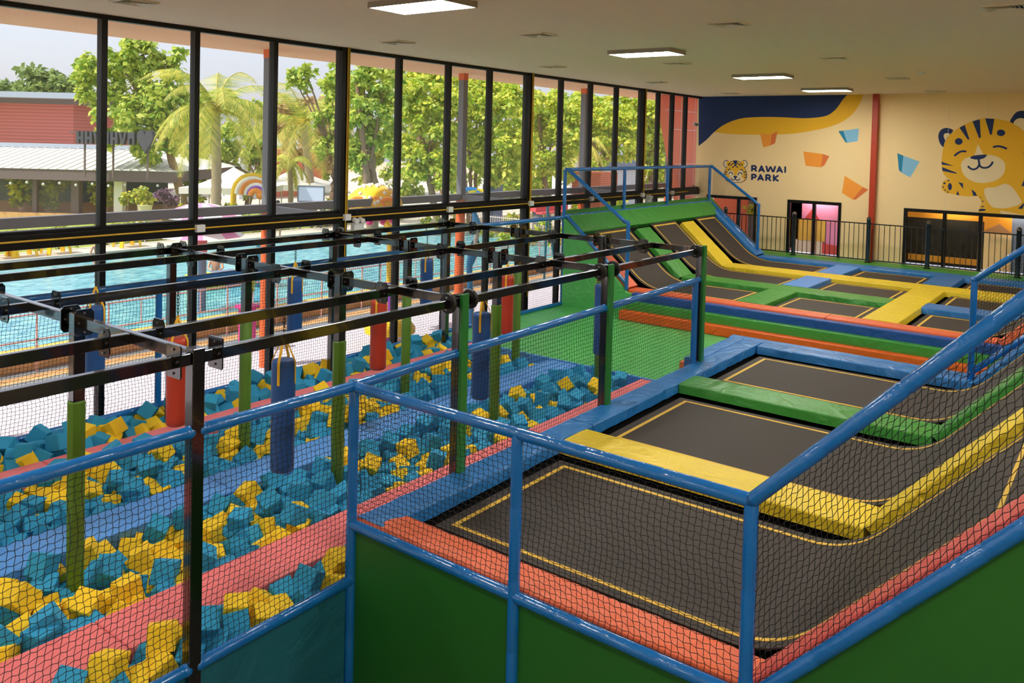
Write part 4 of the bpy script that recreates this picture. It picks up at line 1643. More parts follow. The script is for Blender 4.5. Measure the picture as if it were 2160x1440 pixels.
# orange fin at the end
t = thing('orange_wall', (29, 14.2, GO), 'tall sloping orange clad wall outside at the far end of the windows', 'wall')
m = MB()
m.prism([(27.9, 13.6, 1.83), (30.6, 17.0, 1.83), (30.6, 17.0, GO), (29.6, 15.8, GO), (29.3, 15.3, -2.2)] and
        [(27.3, 13.9, 1.83), (31.4, 13.9, 1.83), (31.4, 13.9, GO), (30.1, 13.9, GO), (29.2, 13.9, -2.4)], (0, 0.25, 0))
m.build('clad_wall', 'orange_panel', t)
m = MB()
for z in (1.3, 0.6, -0.7, -1.9, -3.1):
    m.box(27.4 + max(0, (1.83 - z)) * 0.45, 31.4, 13.885, 13.9, z, z + 0.02)
for x in (28.9, 30.1):
    m.box(x, x + 0.02, 13.885, 13.9, -2.2 if x < 29 else GO, 1.83)
m.build('panel_joints', 'white_line', t)

# paving, steps and pool
MB().box(-12, 45, YW + 0.2, 16.75, GO, -5.0).build('paving', 'pave', label='sunlit pale lilac paving right outside the windows', cat='paving')
for y0, y1, mt, lab in ((16.75, 17.05, 'cream_stone', 'cream stone strip beside the pale paving'), (17.05, 17.5, 'grey_stone', 'grey stone strip nearer the building'),
                        (17.5, 17.9, 'tan_stone', 'tan stone strip between two grey ones'), (17.9, 18.25, 'grey_stone', 'grey stone strip at the foot of the pool wall')):
    MB().box(-12, 45, y0 + 0.005, y1 - 0.005, GO, -4.99).build('stone_strip', mt, label=lab, cat='paving strip')
t = thing('pool_edge', (10, 18.4, GO), 'raised tan and yellow stone rim along the near side of the pool', 'pool edge')
MB().box(-12, 34, 18.25, 18.65, GO, -4.66).build('rim_wall', 'tan_stone', t)
MB().box(-12, 34.1, 18.22, 18.70, -4.66, -4.6).build('coping', 'yellow_stone', t, bevel=0.015)
MB().box(33.7, 34.1, 18.70, 31.6, GO, -4.6).build('end_coping', 'yellow_stone', t)
MB().box(-12, 33.68, 18.72, 31.48, -4.9, -4.7).build('pool_water', 'water', label='turquoise rippled water of the outdoor pool', cat='water')
MB().box(-12, 60, 31.5, 33.2, GO, -4.58).build('pool_deck', 'cream_stone', label='pale deck along the far side of the pool', cat='pool deck')
# pink metal rail before the pool
t = thing('pool_fence', (12, 18.1, GO), 'low pinkish metal rail fence standing before the pool', 'fence')
for z in (-3.78, -4.32):
    MB().bar((-3, 18.05, z), (33, 18.05, z), 0.03, 0.03).build('fence_rail', 'pink_rail', t)
for i in range(24):
    x = -2.7 + i * 1.5
    MB().bar((x, 18.05, -5.0), (x, 18.05, -3.78), 0.03, 0.03).build('post', 'pink_rail', t)
for i in range(24):
    MB().bar((-1.95 + i * 1.5, 18.05, -4.32), (-1.95 + i * 1.5, 18.05, -3.78), 0.018, 0.018).build('baluster', 'pink_rail', t)
# pale rail beyond the pool
t = thing('pool_fence', (20, 33.4, GO), 'pale metal rail fence on the far side of the pool', 'fence')
for z in (-3.75, -4.15, -4.45):
    MB().bar((2, 33.0, z), (60, 33.0, z), 0.04, 0.04).build('fence_rail', 'pale_rail', t)
for i in range(39):
    x = 2 + i * 1.5
    MB().bar((x, 33.0, -4.6), (x, 33.0, -3.7), 0.035, 0.035).build('post', 'pale_rail', t)
# white picket fence before the flower bed, at the right end of the pool
t = thing('garden_fence', (30, 20, GO), 'white picket fence at the flower bed beyond the pool end', 'fence')
for z in (-4.0, -4.5):
    MB().bar((34.6, 18.3, z), (34.6, 31, z), 0.03, 0.03).build('fence_rail', 'pale_rail', t)
m = MB()
for i in range(90):
    y = 18.3 + i * 0.14
    m.bar((34.6, y, GO), (34.6, y, -3.92), 0.02, 0.02)
m.build('picket_panel', 'pale_rail', t)
MB().box(33.1, 90, 33.3, 90, GO, GO + 0.05).build('plaza', 'cream_stone', label='bright plaza beyond the flower bed', cat='paving')
MB().box(35, 75, 14, 33.2, GO, GO + 0.03).build('plaza', 'cream_stone', label='pale plaza paving right of the pool', cat='paving')
MB().box(-30, 33, 33.3, 110, GO, GO + 0.05).build('lawn', 'grass', label='dry green lawn beyond the pool', cat='lawn')


# ---------------------------------------------------------------- plants
def leaves(name, blobs, mt, parent, size=0.2, aspect=0.65, droop=0.3, lab=None):
    """blobs: (center, radius, squash, count); one mesh of separate leaves"""
    vs, fs = [], []
    n0 = 0
    for (c_, r, sq, n) in blobs:
        d = nrs.normal(size=(n, 3))
        d /= np.linalg.norm(d, axis=1)[:, None]
        rr = r * (0.55 + 0.45 * nrs.rand(n) ** 0.6)
        # lumpy crown: sub clusters
        k = max(8, n // 60)
        cl = nrs.normal(size=(k, 3))
        cl /= np.linalg.norm(cl, axis=1)[:, None]
        cl = cl * (r * (0.45 + 0.5 * nrs.rand(k))[:, None])
        idx = nrs.randint(0, k, n)
        p = cl[idx] + d * (r * 0.36 * nrs.rand(n) ** 0.5)[:, None]
        p[:, 2] *= sq
        p += np.array(c_)
        nrm = d * 0.6 + nrs.normal(size=(n, 3)) * 0.5 + np.array([0, -0.2, 0.7])
        nrm /= np.linalg.norm(nrm, axis=1)[:, None]
        t_ = np.cross(nrm, nrs.normal(size=(n, 3)))
        t_[:, 2] -= droop
        t_ /= np.linalg.norm(t_, axis=1)[:, None]
        b_ = np.cross(nrm, t_)
        L = size * (0.6 + 0.8 * nrs.rand(n))[:, None]
        q = np.stack([p, p + t_ * L * 0.5 + b_ * L * aspect * 0.5, p + t_ * L, p + t_ * L * 0.5 - b_ * L * aspect * 0.5], 1).reshape(-1, 3)
        vs.append(q)
        f = (np.arange(n * 4).reshape(n, 4) + n0)
        fs.append(f)
        n0 += n * 4
    vs = np.concatenate(vs)
    fs = np.concatenate(fs)
    base = np.array(wl(parent)) if parent is not None else np.zeros(3)
    vs[:, 2] += H
    me = bpy.data.meshes.new(name)
    me.from_pydata((vs - base).tolist(), [], fs.tolist())
    me.materials.append(MATS[mt])
    o = bpy.data.objects.new(name, me)
    C.objects.link(o)
    if parent is not None:
        o.parent = parent
    return o


def trunk(parent, pts, r0_, r1_, mt='bark', name='trunk'):
    P = resample(pts, 0.4)
    n = len(P)
    sc = [1 + (r1_ / r0_ - 1) * i / max(1, n - 1) for i in range(n)]
    P = [p + Vector((rnd.uniform(-1, 1), rnd.uniform(-1, 1), 0)) * 0.03 if 0 < i < n - 1 else p for i, p in enumerate(P)]
    m = MB()
    m.tube(P, r0_, 10, scl=sc)
    return m.build(name, mt, parent, smooth=True)


def tree(lab, D, blobs, mt='leaf_a', base=None, size=0.2, dens=1.0, cat='tree', name='tree', trunks=1, tr=0.16, group='trees beyond the windows'):
    """blobs as (px, py, radius in px) at depth D along the view"""
    D *= 1.42
    size *= 1.42
    tr *= 1.4
    bs = []
    for b in blobs:
        c_ = dep(b[0], b[1], D + (b[3] if len(b) > 3 else 0))
        r = b[2] / FPX * D
        n = int(dens * 62 * (r / size) ** 2) + 60
        bs.append((c_, r, 0.95, n))
    bx = base[0] if base else sum(b[0] for b in blobs) / len(blobs)
    by = base[1] if base else max(b[1] + b[2] for b in blobs)
    B = dep(bx, by, D)
    B = Vector((B.x, B.y, GO))
    t = thing(name, B, lab, cat, group)
    top = max(bs, key=lambda q: q[0].z)[0]
    for k in range(trunks):
        off = Vector((0.25 * (k - (trunks - 1) / 2), 0.1 * k, 0))
        mid = B.lerp(top, 0.5) + Vector((0.5 * (k - (trunks - 1) / 2), 0, 0))
        trunk(t, [B + off, mid, top + Vector((0.9 * (k - (trunks - 1) / 2), 0, 0))], tr, tr * 0.35)
    for b in bs[:5]:
        q = B.lerp(top, 0.45)
        trunk(t, [q, q.lerp(Vector(b[0]), 0.6) + Vector((0, 0, 0.1)), b[0]], tr * 0.4, tr * 0.12, name='branch')
    leaves('foliage', bs, mt, t, size)
    return t


tree('hazy rounded tree far beyond the brick building', 62, [(20, 205, 42), (75, 185, 45), (125, 190, 40), (160, 215, 38), (-30, 215, 45), (60, 215, 40), (110, 225, 35)], 'leaf_far', (80, 300), 0.5, 2.4)
tree('hazy low treetops behind the brick building roof', 70, [(180, 235, 34), (215, 250, 34), (20, 240, 30), (240, 230, 35)], 'leaf_far', (210, 300), 0.5, 2.2)
tree('large mango tree left of the coconut palm', 33, [(250, 130, 48), (300, 115, 42), (350, 130, 45), (200, 150, 38), (275, 185, 55), (345, 195, 55), (395, 215, 42), (235, 225, 45), (300, 250, 55), (370, 265, 48), (255, 290, 38), (320, 315, 40), (395, 300, 40), (185, 190, 25), (170, 160, 16)], 'leaf_a', (400, 400), 0.26, 0.95, tr=0.2)
tree('thin topped tree behind the second window, near the palm', 40, [(450, 330, 45), (500, 300, 45), (540, 340, 40), (480, 370, 40), (420, 380, 35), (560, 290, 35), (520, 390, 30), (430, 290, 30)], 'leaf_a', (520, 420), 0.26, 0.8)
tree('dry straw coloured palm like tree behind the second palm', 38, [(640, 240, 42), (660, 290, 42), (620, 310, 36), (690, 330, 34), (600, 270, 30)], 'leaf_dry', (650, 420), 0.34, 0.8)
tree('sparse leafy tree at the right of the last left hand window', 31, [(620, 165, 17), (645, 150, 20), (640, 180, 15), (700, 190, 34), (690, 250, 34), (700, 310, 34), (715, 150, 26)], 'leaf_a', (700, 420), 0.2, 0.9)
tree('tall tree with a forked pale trunk above the yellow mushroom', 28, [(760, 190, 45), (805, 215, 42), (765, 160, 32), (750, 260, 38), (815, 165, 34), (800, 270, 34), (745, 320, 30), (825, 310, 26), (760, 330, 26)], 'leaf_a', (792, 400), 0.2, 1.0, trunks=2, tr=0.17)
tree('bright leafy tree in the third window bay, left half', 31, [(870, 190, 40), (915, 200, 42), (880, 250, 45), (930, 260, 45), (865, 310, 38), (920, 320, 40), (880, 360, 32), (940, 370, 34), (950, 215, 34)], 'leaf_b', (930, 420), 0.2, 0.95)
tree('yellow green tree behind the grey outdoor column', 32, [(985, 210, 42), (1030, 225, 42), (1080, 215, 40), (1000, 270, 45), (1055, 285, 45), (1095, 290, 36), (1000, 330, 34), (1070, 340, 38), (1040, 370, 30)], 'leaf_b', (1000, 410), 0.2, 0.95, trunks=3, tr=0.10)
tree('tree in the fourth window bay, behind the far pit corner', 34, [(1135, 225, 38), (1180, 240, 42), (1150, 280, 42), (1195, 300, 42), (1140, 340, 38), (1190, 360, 34), (1125, 390, 24), (1215, 250, 30)], 'leaf_b', (1160, 410), 0.22, 0.95)
tree('pale yellow tree right of the fourth window bay', 40, [(1235, 235, 36), (1280, 250, 40), (1325, 245, 36), (1260, 300, 40), (1310, 305, 38), (1250, 350, 30), (1340, 290, 26), (1230, 290, 28)], 'leaf_b', (1290, 400), 0.25, 0.95)
tree('slender tree beside the orange wall, last window bay', 45, [(1365, 225, 26), (1380, 260, 28), (1370, 300, 30), (1390, 340, 28), (1400, 300, 20), (1365, 350, 26), (1350, 250, 20)], 'leaf_b', (1378, 400), 0.25, 1.0)
tree('bright crowns reaching the roof line in the third window bay', 38, [(860, 170, 34), (900, 160, 34), (940, 180, 36), (985, 180, 34), (1030, 190, 34), (1075, 195, 32), (1100, 215, 28), (820, 150, 28)], 'leaf_b', (960, 410), 0.24, 0.9)
tree('bright crowns reaching the roof line in the fourth window bay', 44, [(1130, 205, 28), (1170, 210, 28), (1205, 215, 26), (1240, 215, 26), (1280, 220, 26), (1320, 222, 26), (1350, 228, 22), (1375, 228, 18)], 'leaf_b', (1250, 410), 0.26, 0.9)
tree('mid green backdrop trees behind the fourth window bay', 56, [(1180, 250, 50), (1250, 280, 50), (1320, 260, 45), (1200, 340, 50), (1290, 350, 50), (1360, 330, 45), (1120, 300, 50), (1400, 260, 40), (1390, 380, 40), (1120, 380, 45), (1240, 390, 40), (1330, 400, 30)], 'leaf_b', (1250, 420), 0.4, 0.8)
tree('dark backdrop trees behind the whole garden', 52, [(740, 170, 40), (830, 280, 50), (770, 330, 50), (900, 290, 55), (980, 300, 55), (1060, 320, 55), (920, 200, 50), (1060, 180, 40), (700, 300, 50), (620, 340, 40), (560, 330, 40), (400, 330, 45), (330, 330, 40), (640, 400, 30), (420, 395, 30), (500, 240, 40), (430, 230, 40), (560, 240, 40), (610, 370, 40), (680, 370, 30), (850, 380, 50), (960, 390, 45), (1080, 390, 40), (720, 230, 45), (1150, 400, 35), (860, 220, 40), (1010, 190, 35), (1110, 250, 35), (1230, 210, 26), (480, 215, 30)], 'leaf_a', (800, 420), 0.4, 0.8, trunks=1)


def palm(lab, D, top, base, R, nf=20, mt='leaf_palm', tr=0.17, seed=1):
    rr = random.Random(seed)
    D *= 1.6
    R *= 1.6
    tr *= 1.5
    Tp = dep(top[0], top[1], D)
    Bs = dep(base[0], base[1], D)
    Bs = Vector((Bs.x, Bs.y, GO))
    t = thing('palm_tree', Bs, lab, 'palm tree', 'palms beyond the windows')
    m = MB()
    P = resample([Bs, Bs.lerp(Tp, 0.5) + Vector((0.06, 0, 0)), Tp], 0.2)
    m.tube(P, tr, 12, scl=[(1.15 if i % 2 else 1.0) * (1 - 0.25 * i / len(P)) for i in range(len(P))])
    m.build('trunk', 'palm_bark', t, smooth=True)
    for f in range(nf):
        az = 2 * math.pi * f / nf + rr.uniform(-0.2, 0.2)
        el = rr.uniform(-0.25, 1.25)
        L = R * rr.uniform(0.85, 1.15)
        dirv = Vector((math.cos(az) * math.cos(el), math.sin(az) * math.cos(el), math.sin(el)))
        pts = []
        n = 9
        p = Tp.copy()
        d = dirv.copy()
        for i in range(n + 1):
            pts.append(p.copy())
            p = p + d * (L / n)
            d = (d + Vector((0, 0, -0.24 - 0.06 * math.cos(el)))).normalized()
        m = MB()
        m.tube(pts, 0.035, 5, scl=[1 - 0.8 * i / n for i in range(n + 1)])
        for i in range(1, n * 5):
            s_ = i / 5.0
            k = int(s_)
            if k >= n:
                break
            a = pts[k].lerp(pts[k + 1], s_ - k)
            tg = (pts[k + 1] - pts[k]).normalized()
            sd = tg.cross(Vector((0, 0, 1)))
            if sd.length < 0.05:
                sd = Vector((math.sin(az), -math.cos(az), 0))
            sd.normalize()
            ll = L * 0.26 * math.sin(math.pi * (0.15 + 0.8 * s_ / n)) * rr.uniform(0.8, 1.1)
            for sg in (-1, 1):
                e = a + (sd * sg * 0.8 + tg * 0.55 + Vector((0, 0, -0.45))).normalized() * ll
                w = tg * 0.032
                m.add([a - w, a + w, e], [(0, 1, 2)])
        m.build('frond', mt, t)
    return t


palm('coconut palm with ringed grey trunk in the second window', 26, (455, 232), (455, 430), 2.7, 26, seed=3)
palm('drooping palm with yellow fronds left of the window column', 31, (640, 262), (662, 430), 2.8, 20, seed=8)
palm('low palm with bright fronds just beyond the right tent', 29, (612, 345), (612, 430), 1.2, 12, seed=5, tr=0.1)
palm('slim palm with fine fronds in the fourth window bay', 33, (1222, 305), (1222, 420), 1.5, 16, seed=9, tr=0.09)


def shrub(lab, D, blobs, mt='leaf_shrub', size=0.13, dens=0.8, name='shrub'):
    bs = []
    size *= max(1.0, D / 28.0)
    for b in blobs:
        c_ = dep(b[0], b[1], D)
        r = b[2] / FPX * D
        bs.append((c_, r, 0.9, int(dens * 45 * (r / size) ** 2) + 60))
    c0 = Vector(bs[0][0])
    t = thing(name, (c0.x, c0.y, GO), lab, 'shrub', 'garden shrubs')
    leaves('foliage', bs, mt, t, size)
    m = MB()
    for b in bs:
        m.tube([(b[0][0], b[0][1], GO), b[0]], 0.03, 6)
    m.build('stem', 'bark', t)
    return t


shrub('round clipped bush in the pale pot right of the white post', 41, [(290, 405, 26), (310, 420, 18), (270, 420, 16)])
shrub('purple leaved shrub left of the coconut palm', 43, [(345, 415, 20), (365, 425, 16)], 'leaf_purple')
shrub('low dark shrubs under the white tents', 44, [(420, 430, 18), (480, 440, 16), (395, 440, 14), (560, 435, 14), (700, 430, 12)], 'leaf_shrub')
shrub('flowering hedge of yellow green leaves behind the picket fence', 38, [(1125, 500, 18), (1150, 480, 16), (1170, 505, 16), (1190, 490, 14), (1100, 505, 12), (1060, 505, 16), (1085, 490, 12)], 'leaf_b')
shrub('low bushes beyond the orange column, left of the hedge', 41, [(1020, 495, 16), (1045, 505, 14), (900, 465, 10), (925, 468, 10)], 'leaf_shrub')
shrub('small round tree standing on the bright plaza', 44, [(1082, 468, 15), (1070, 462, 9), (1092, 462, 9)], 'leaf_shrub')
shrub('clipped yellow green bush behind the ramp net', 43, [(1215, 450, 20), (1225, 430, 14), (1205, 475, 16)], 'leaf_b')
shrub('tall yellow green bush right of the middle ramp post', 48, [(1290, 440, 22), (1280, 415, 16), (1300, 460, 14), (1310, 425, 14)], 'leaf_b')
shrub('dark potted plant beside the first orange column', 21, [(522, 608, 10), (530, 600, 8)], 'leaf_shrub', 0.1)
shrub('orange flowered shrubs near the red playground bench', 46, [(1130, 445, 14), (1140, 460, 10), (965, 455, 10), (1150, 440, 8)], 'leaf_b')

for i in range(9):
    x = 5 + i * 3.6
    t = thing('hedge', (x, 34.6, GO), 'dark planting clump %s' % ['at the left picture edge beyond the far pool rail', 'behind the first yellow stools', 'behind the third yellow stool', 'left of the fourth yellow stool', 'right of the fourth yellow stool',
              'behind the red topped pillar', 'behind the turquoise barrel', 'left of the mushroom fountain stem', 'behind the mushroom fountain stem'][i], 'hedge', 'planting beyond the far pool rail')
    leaves('foliage', [((x + d_, 34.6 + 0.3 * (j % 2), -4.35), 0.75, 0.8, 420) for j, d_ in enumerate((-1.2, -0.4, 0.4, 1.2))], 'leaf_shrub', t, 0.16)
    MB().tube([(x, 34.6, GO), (x, 34.6, -4.3)], 0.06, 8).build('stem', 'bark', t)

# ---------------------------------------------------------------- buildings across the pool
D_ = 60
a = dep(155, 215, D_)
t = thing('brick_building', (a.x, a.y, GO), 'pink red brick building with a flat grey roof, far left', 'building')
MB().box(-22, 0, 0, 9, GO, a.z + 0.05).loc(a).build('brick_wall', 'brick', t)
MB().box(-23, 2.9, -2.0, 9.5, a.z + 0.16, a.z + 0.56).loc(a).build('flat_roof', 'roof_grey', t)
MB().box(-23, 2.0, -0.6, 9, a.z - 0.2, a.z + 0.16).loc(a).build('roof_soffit', 'fascia', t)
# open pavilion
PLQ = []
E = dep(368, 363, 46)
ez = E.z
rz = dep(238, 313, 51.5).z
t = thing('garden_pavilion', (E.x, E.y, GO), 'open garden pavilion with a pale tiled hip roof left of the mango tree', 'pavilion')
rx = (238 - 368) / FPX * 46 - 0.15
RV = 5.6
m = MB()
m.add([(-20, 0, ez), (0, 0, ez), (0, 2 * RV, ez), (rx, RV, rz), (-20, RV, rz), (-20, 2 * RV, ez)], [(0, 1, 3, 4), (1, 2, 3), (2, 5, 4, 3)])
m.loc(E).build('tiled_roof', 'roof_white', t)
for i in range(1, 40):
    u = -0.5 * i
    f_ = min(1.0, u / rx)
    MB().tube([(u, -0.02, ez + 0.02), (u, RV * f_, ez + (rz - ez) * f_ + 0.02)], 0.04, 6).loc(E).build('roof_rib', 'roof_white', t)
MB().box(-20, -0.1, 0.05, 0.12, ez - 0.6, ez - 0.02).loc(E).build('eaves_board', 'fascia', t)
MB().box(-0.17, -0.1, 0.12, 2 * RV, ez - 0.6, ez - 0.02).loc(E).build('eaves_board', 'fascia', t)
MB().box(-20, rx, RV - 0.4, RV + 0.3, rz - 0.05, rz + 0.2).loc(E).build('ridge_cap', 'roof_grey', t)
for px, mt, w in ((236, 'tent_white', 0.24), (145, 'fascia', 0.22), (60, 'fascia', 0.12)):
    u = (px - 368) / FPX * 47
    MB().box(u - w, u + w, 0.9, 0.9 + 2 * w, GO, ez - 0.2).loc(E).build('pavilion_post', mt, t)
u = (140 - 368) / FPX * 47
MB().box(-20, u, 1.2, 1.22, GO, ez - 0.3).loc(E).build('glass_wall', 'glass', t)
MB().box(-20, u + 2.2, 8.5, 8.6, GO, ez - 0.1).loc(E).build('back_wall', 'teal_wall', t)
MB().box(-20, -0.9, 0.5, 10, GO, GO + 0.4).loc(E).build('pavilion_floor', 'tan_stone', t)
for i in range(12):
    u = -0.9 - 0.9 * i
    MB().ball((u, -0.05, ez - 0.76 - 0.08 * (i % 2)), 0.08, 8, 6).loc(E).build('string_light', 'white_plastic', t, smooth=True)
for px, lab in ((28, 'leafy plant under the pavilion roof at the left picture edge'), (82, 'wide green plant between the pavilion posts'), (196, 'palm leaved plant behind the white pavilion post')):
    u = (px - 368) / FPX * 49
    p = Vector((E.x + u * HR[0] + 1.9 * HF[0], E.y + u * HR[1] + 1.9 * HF[1], 0))
    q = thing('potted_plant', (p.x, p.y, GO + 0.4), lab, 'plant', 'plants in the pavilion')
    PLQ.append((q, p))
# sign seen from behind: a heart and block letters on a steel frame
for q, p in PLQ:
    leaves('foliage', [((p.x, p.y, -3.2), 0.9, 1.0, 900), ((p.x, p.y, -3.9), 0.6, 1.0, 400)], 'leaf_shrub', q, 0.28)
    MB().tube([(p.x, p.y, GO + 0.4), (p.x, p.y, -3.0)], 0.05, 8).build('stem', 'bark', q)
    MB().lathe(p.x, p.y, [(0.2, GO + 0.4), (0.28, GO + 0.9)], 14).build('pot', 'terracotta', q)
c_ = dep(305, 295, 45)
t = thing('rooftop_sign', (c_.x, c_.y, c_.z - 1.0), 'dark back of a rooftop sign with a heart shape and block letters', 'sign')
hp = []
for k in range(32):
    a_ = 2 * math.pi * k / 32
    hp.append((0.0269 * 16 * math.sin(a_) ** 3, 0, c_.z + 0.044 * (13 * math.cos(a_) - 5 * math.cos(2 * a_) - 2 * math.cos(3 * a_) - math.cos(4 * a_))))
MB().prism(hp, (0, 0.489, 0)).loc(c_).build('heart', 'sign_grey', t)
for k, px in enumerate((276, 258, 240, 222, 204, 186, 168)):
    u = (px - 305) / FPX * 45
    z0, z1 = c_.z - 0.277, c_.z + 0.391
    m = MB()
    if k in (1, 4):
        m.prism([(u - 0.212, 0, z1), (u - 0.082, 0, z1), (u, 0, z0 + 0.196), (u + 0.082, 0, z1), (u + 0.212, 0, z1), (u + 0.065, 0, z0), (u - 0.065, 0, z0)], (0, 0.326, 0))
    elif k in (0, 3):
        m.prism([(u - 0.179, 0, z0), (u - 0.179, 0, z1), (u + 0.179, 0, z1), (u + 0.179, 0, z0), (u + 0.065, 0, z0), (u + 0.065, 0, z0 + 0.326), (u - 0.065, 0, z0 + 0.326), (u - 0.065, 0, z0)], (0, 0.326, 0))
    else:
        m.prism([(u - 0.196, 0, z0), (u - 0.196, 0, z1), (u - 0.049, 0, z1), (u - 0.049, 0, c_.z + 0.098), (u + 0.049, 0, c_.z + 0.098), (u + 0.049, 0, z1), (u + 0.196, 0, z1), (u + 0.196, 0, z0),
                 (u + 0.049, 0, z0), (u + 0.049, 0, c_.z - 0.049), (u - 0.049, 0, c_.z - 0.049), (u - 0.049, 0, z0)], (0, 0.326, 0))
    m.loc(c_).build('sign_letter_block', 'sign_grey', t)
MB().bar((-4.238, 0.359, c_.z + 0.326), (0.407, 0.359, c_.z + 0.163), 0.065, 0.065).loc(c_).build('sign_bar', 'fascia', t)
for u in (-3.423, -1.874, 0.000):
    MB().bar((u, 0.407, c_.z - 2.119), (u, 0.407, c_.z + 0.326), 0.082, 0.082).loc(c_).build('sign_post', 'fascia', t)
# far houses between the trees
a = dep(200, 218, 78)
t = thing('house', (a.x, a.y, GO), 'far house with a pale hipped tile roof peeking over the brick building', 'house')
m = MB()
m.add([(a.x - 3, a.y, a.z - 0.8), (a.x + 3, a.y, a.z - 0.8), (a.x + 3, a.y + 5, a.z - 0.8), (a.x - 3, a.y + 5, a.z - 0.8), (a.x + 0.2, a.y + 2, a.z + 0.9), (a.x + 2, a.y + 2, a.z + 0.9)],
      [(0, 1, 5, 4), (1, 2, 5), (2, 3, 4, 5), (3, 0, 4)])
m.build('roof', 'terracotta', t)
MB().box(a.x - 2.7, a.x + 2.7, a.y + 0.3, a.y + 4.7, GO, a.z - 0.8).build('wall', 'far_white', t)
a = dep(98, 225, 66)
MB().tube([(a.x, a.y, GO), (a.x, a.y, a.z + 0.7)], 0.16, 10).build('utility_pole', 'cream_stone', smooth=True, label='pale utility pole above the brick building roof', cat='pole')
a = dep(540, 330, 66)
b_ = dep(565, 330, 66)
t = thing('house', (a.x, a.y, GO), 'white and terracotta house behind the tents', 'house')
MB().box(a.x - 1.5, b_.x + 0.2, a.y, a.y + 4, GO, a.z + 0.9).build('white_wall', 'far_white', t)
c_ = dep(745, 330, 46)
MB().box(b_.x + 0.2, b_.x + 6.5, a.y + 0.4, a.y + 4, GO, a.z + 0.6).build('terracotta_wall', 'far_orange', t)
MB().box(b_.x + 3, b_.x + 3.5, a.y + 0.3, a.y + 0.5, GO, a.z + 0.4).build('yellow_pillar', 'amber', t)
a = dep(1320, 350, 60)
t = thing('house', (a.x, a.y, GO), 'grey roofed house beyond the trees in the fourth bay', 'house')
m = MB()
m.prism([(a.x - 3, a.y, a.z - 0.3), (a.x + 3, a.y, a.z - 0.3), (a.x, a.y, a.z + 0.9)], (0, 5, 0))
m.build('roof', 'grey_blue', t)
MB().box(a.x - 2.6, a.x + 2.6, a.y + 0.2, a.y + 4.6, GO, a.z - 0.3).build('wall', 'far_white', t)
a = dep(1285, 385, 50)
MB().box(a.x - 1.0, a.x + 1.0, a.y, a.y + 2, GO, a.z + 0.6).build('kiosk', 'far_orange', label='small orange kiosk seen through the ramp top net', cat='kiosk')


def tent(lab, ax, ay, D, hw, eave_py):
    A = dep(ax, ay, D)
    Ez = dep(ax, eave_py, D - hw).z
    t = thing('canopy_tent', (A.x, A.y, GO), lab, 'tent', 'white canopy tents')
    m = MB()
    vs, fs = [], []
    rings = 8
    for i in range(rings + 1):
        s_ = i / rings
        z = A.z - (A.z - Ez) * (1 - (1 - s_) ** 1.7)
        for (dx, dy) in ((-1, -1), (1, -1), (1, 1), (-1, 1)):
            vs.append((dx * hw * s_, dy * hw * s_, z))
    for i in range(rings):
        for j in range(4):
            fs.append((i * 4 + j, i * 4 + (j + 1) % 4, (i + 1) * 4 + (j + 1) % 4, (i + 1) * 4 + j))
    m.add(vs, fs)
    m.loc(A).build('canopy', 'tent_white', t, smooth=True, angle=35)
    for (dx, dy, ex, ey) in ((-1, -1, 1, -1), (1, -1, 1, 1), (1, 1, -1, 1), (-1, 1, -1, -1)):
        MB().bar((dx * hw, dy * hw, Ez - 0.16), (ex * hw, ey * hw, Ez - 0.16), 0.02, 0.34).loc(A).build('valance', 'tent_white', t)
        MB().bar((dx * hw * 0.97, dy * hw * 0.97, GO), (dx * hw * 0.97, dy * hw * 0.97, Ez), 0.05, 0.05).loc(A).build('tent_leg', 'pale_rail', t)


tent('white peaked canopy tent behind the coconut palm', 493, 352, 46, 2.15, 398)
tent('white peaked canopy tent behind the framed board', 624, 352, 51, 2.2, 391)

# framed board outside
a = dep(656, 409, 42)
t = thing('notice_board', (a.x, a.y, GO), 'grey framed blank pale board standing in front of the right tent', 'board')
m = MB()
w, h = 0.65, 0.39
m.bar(a + Vector((-w * R_[0], -w * R_[1], h)), a + Vector((w * R_[0], w * R_[1], h)), 0.06, 0.06)
m.bar(a + Vector((-w * R_[0], -w * R_[1], -h)), a + Vector((w * R_[0], w * R_[1], -h)), 0.06, 0.06)
m.bar(a + Vector((-w * R_[0], -w * R_[1], h)), a + Vector((-w * R_[0], -w * R_[1], -h)), 0.06, 0.06)
m.bar(a + Vector((w * R_[0], w * R_[1], h)), a + Vector((w * R_[0], w * R_[1], -h)), 0.06, 0.06)
m.build('board_frame', 'grey_metal', t)
m = MB()
m.sweep([a + Vector((-w * R_[0], -w * R_[1], 0)), a + Vector((w * R_[0], w * R_[1], 0))], [(-0.01, -h), (0.01, -h), (0.01, h), (-0.01, h)])
m.build('board_face', 'board_face', t)
m = MB()
for s_ in (-0.8, 0.8):
    m.bar(a + Vector((s_ * w * R_[0], s_ * w * R_[1], -h)), Vector((a.x + s_ * w * R_[0], a.y + s_ * w * R_[1], GO)), 0.06, 0.06)
m.build('board_leg', 'grey_metal', t)

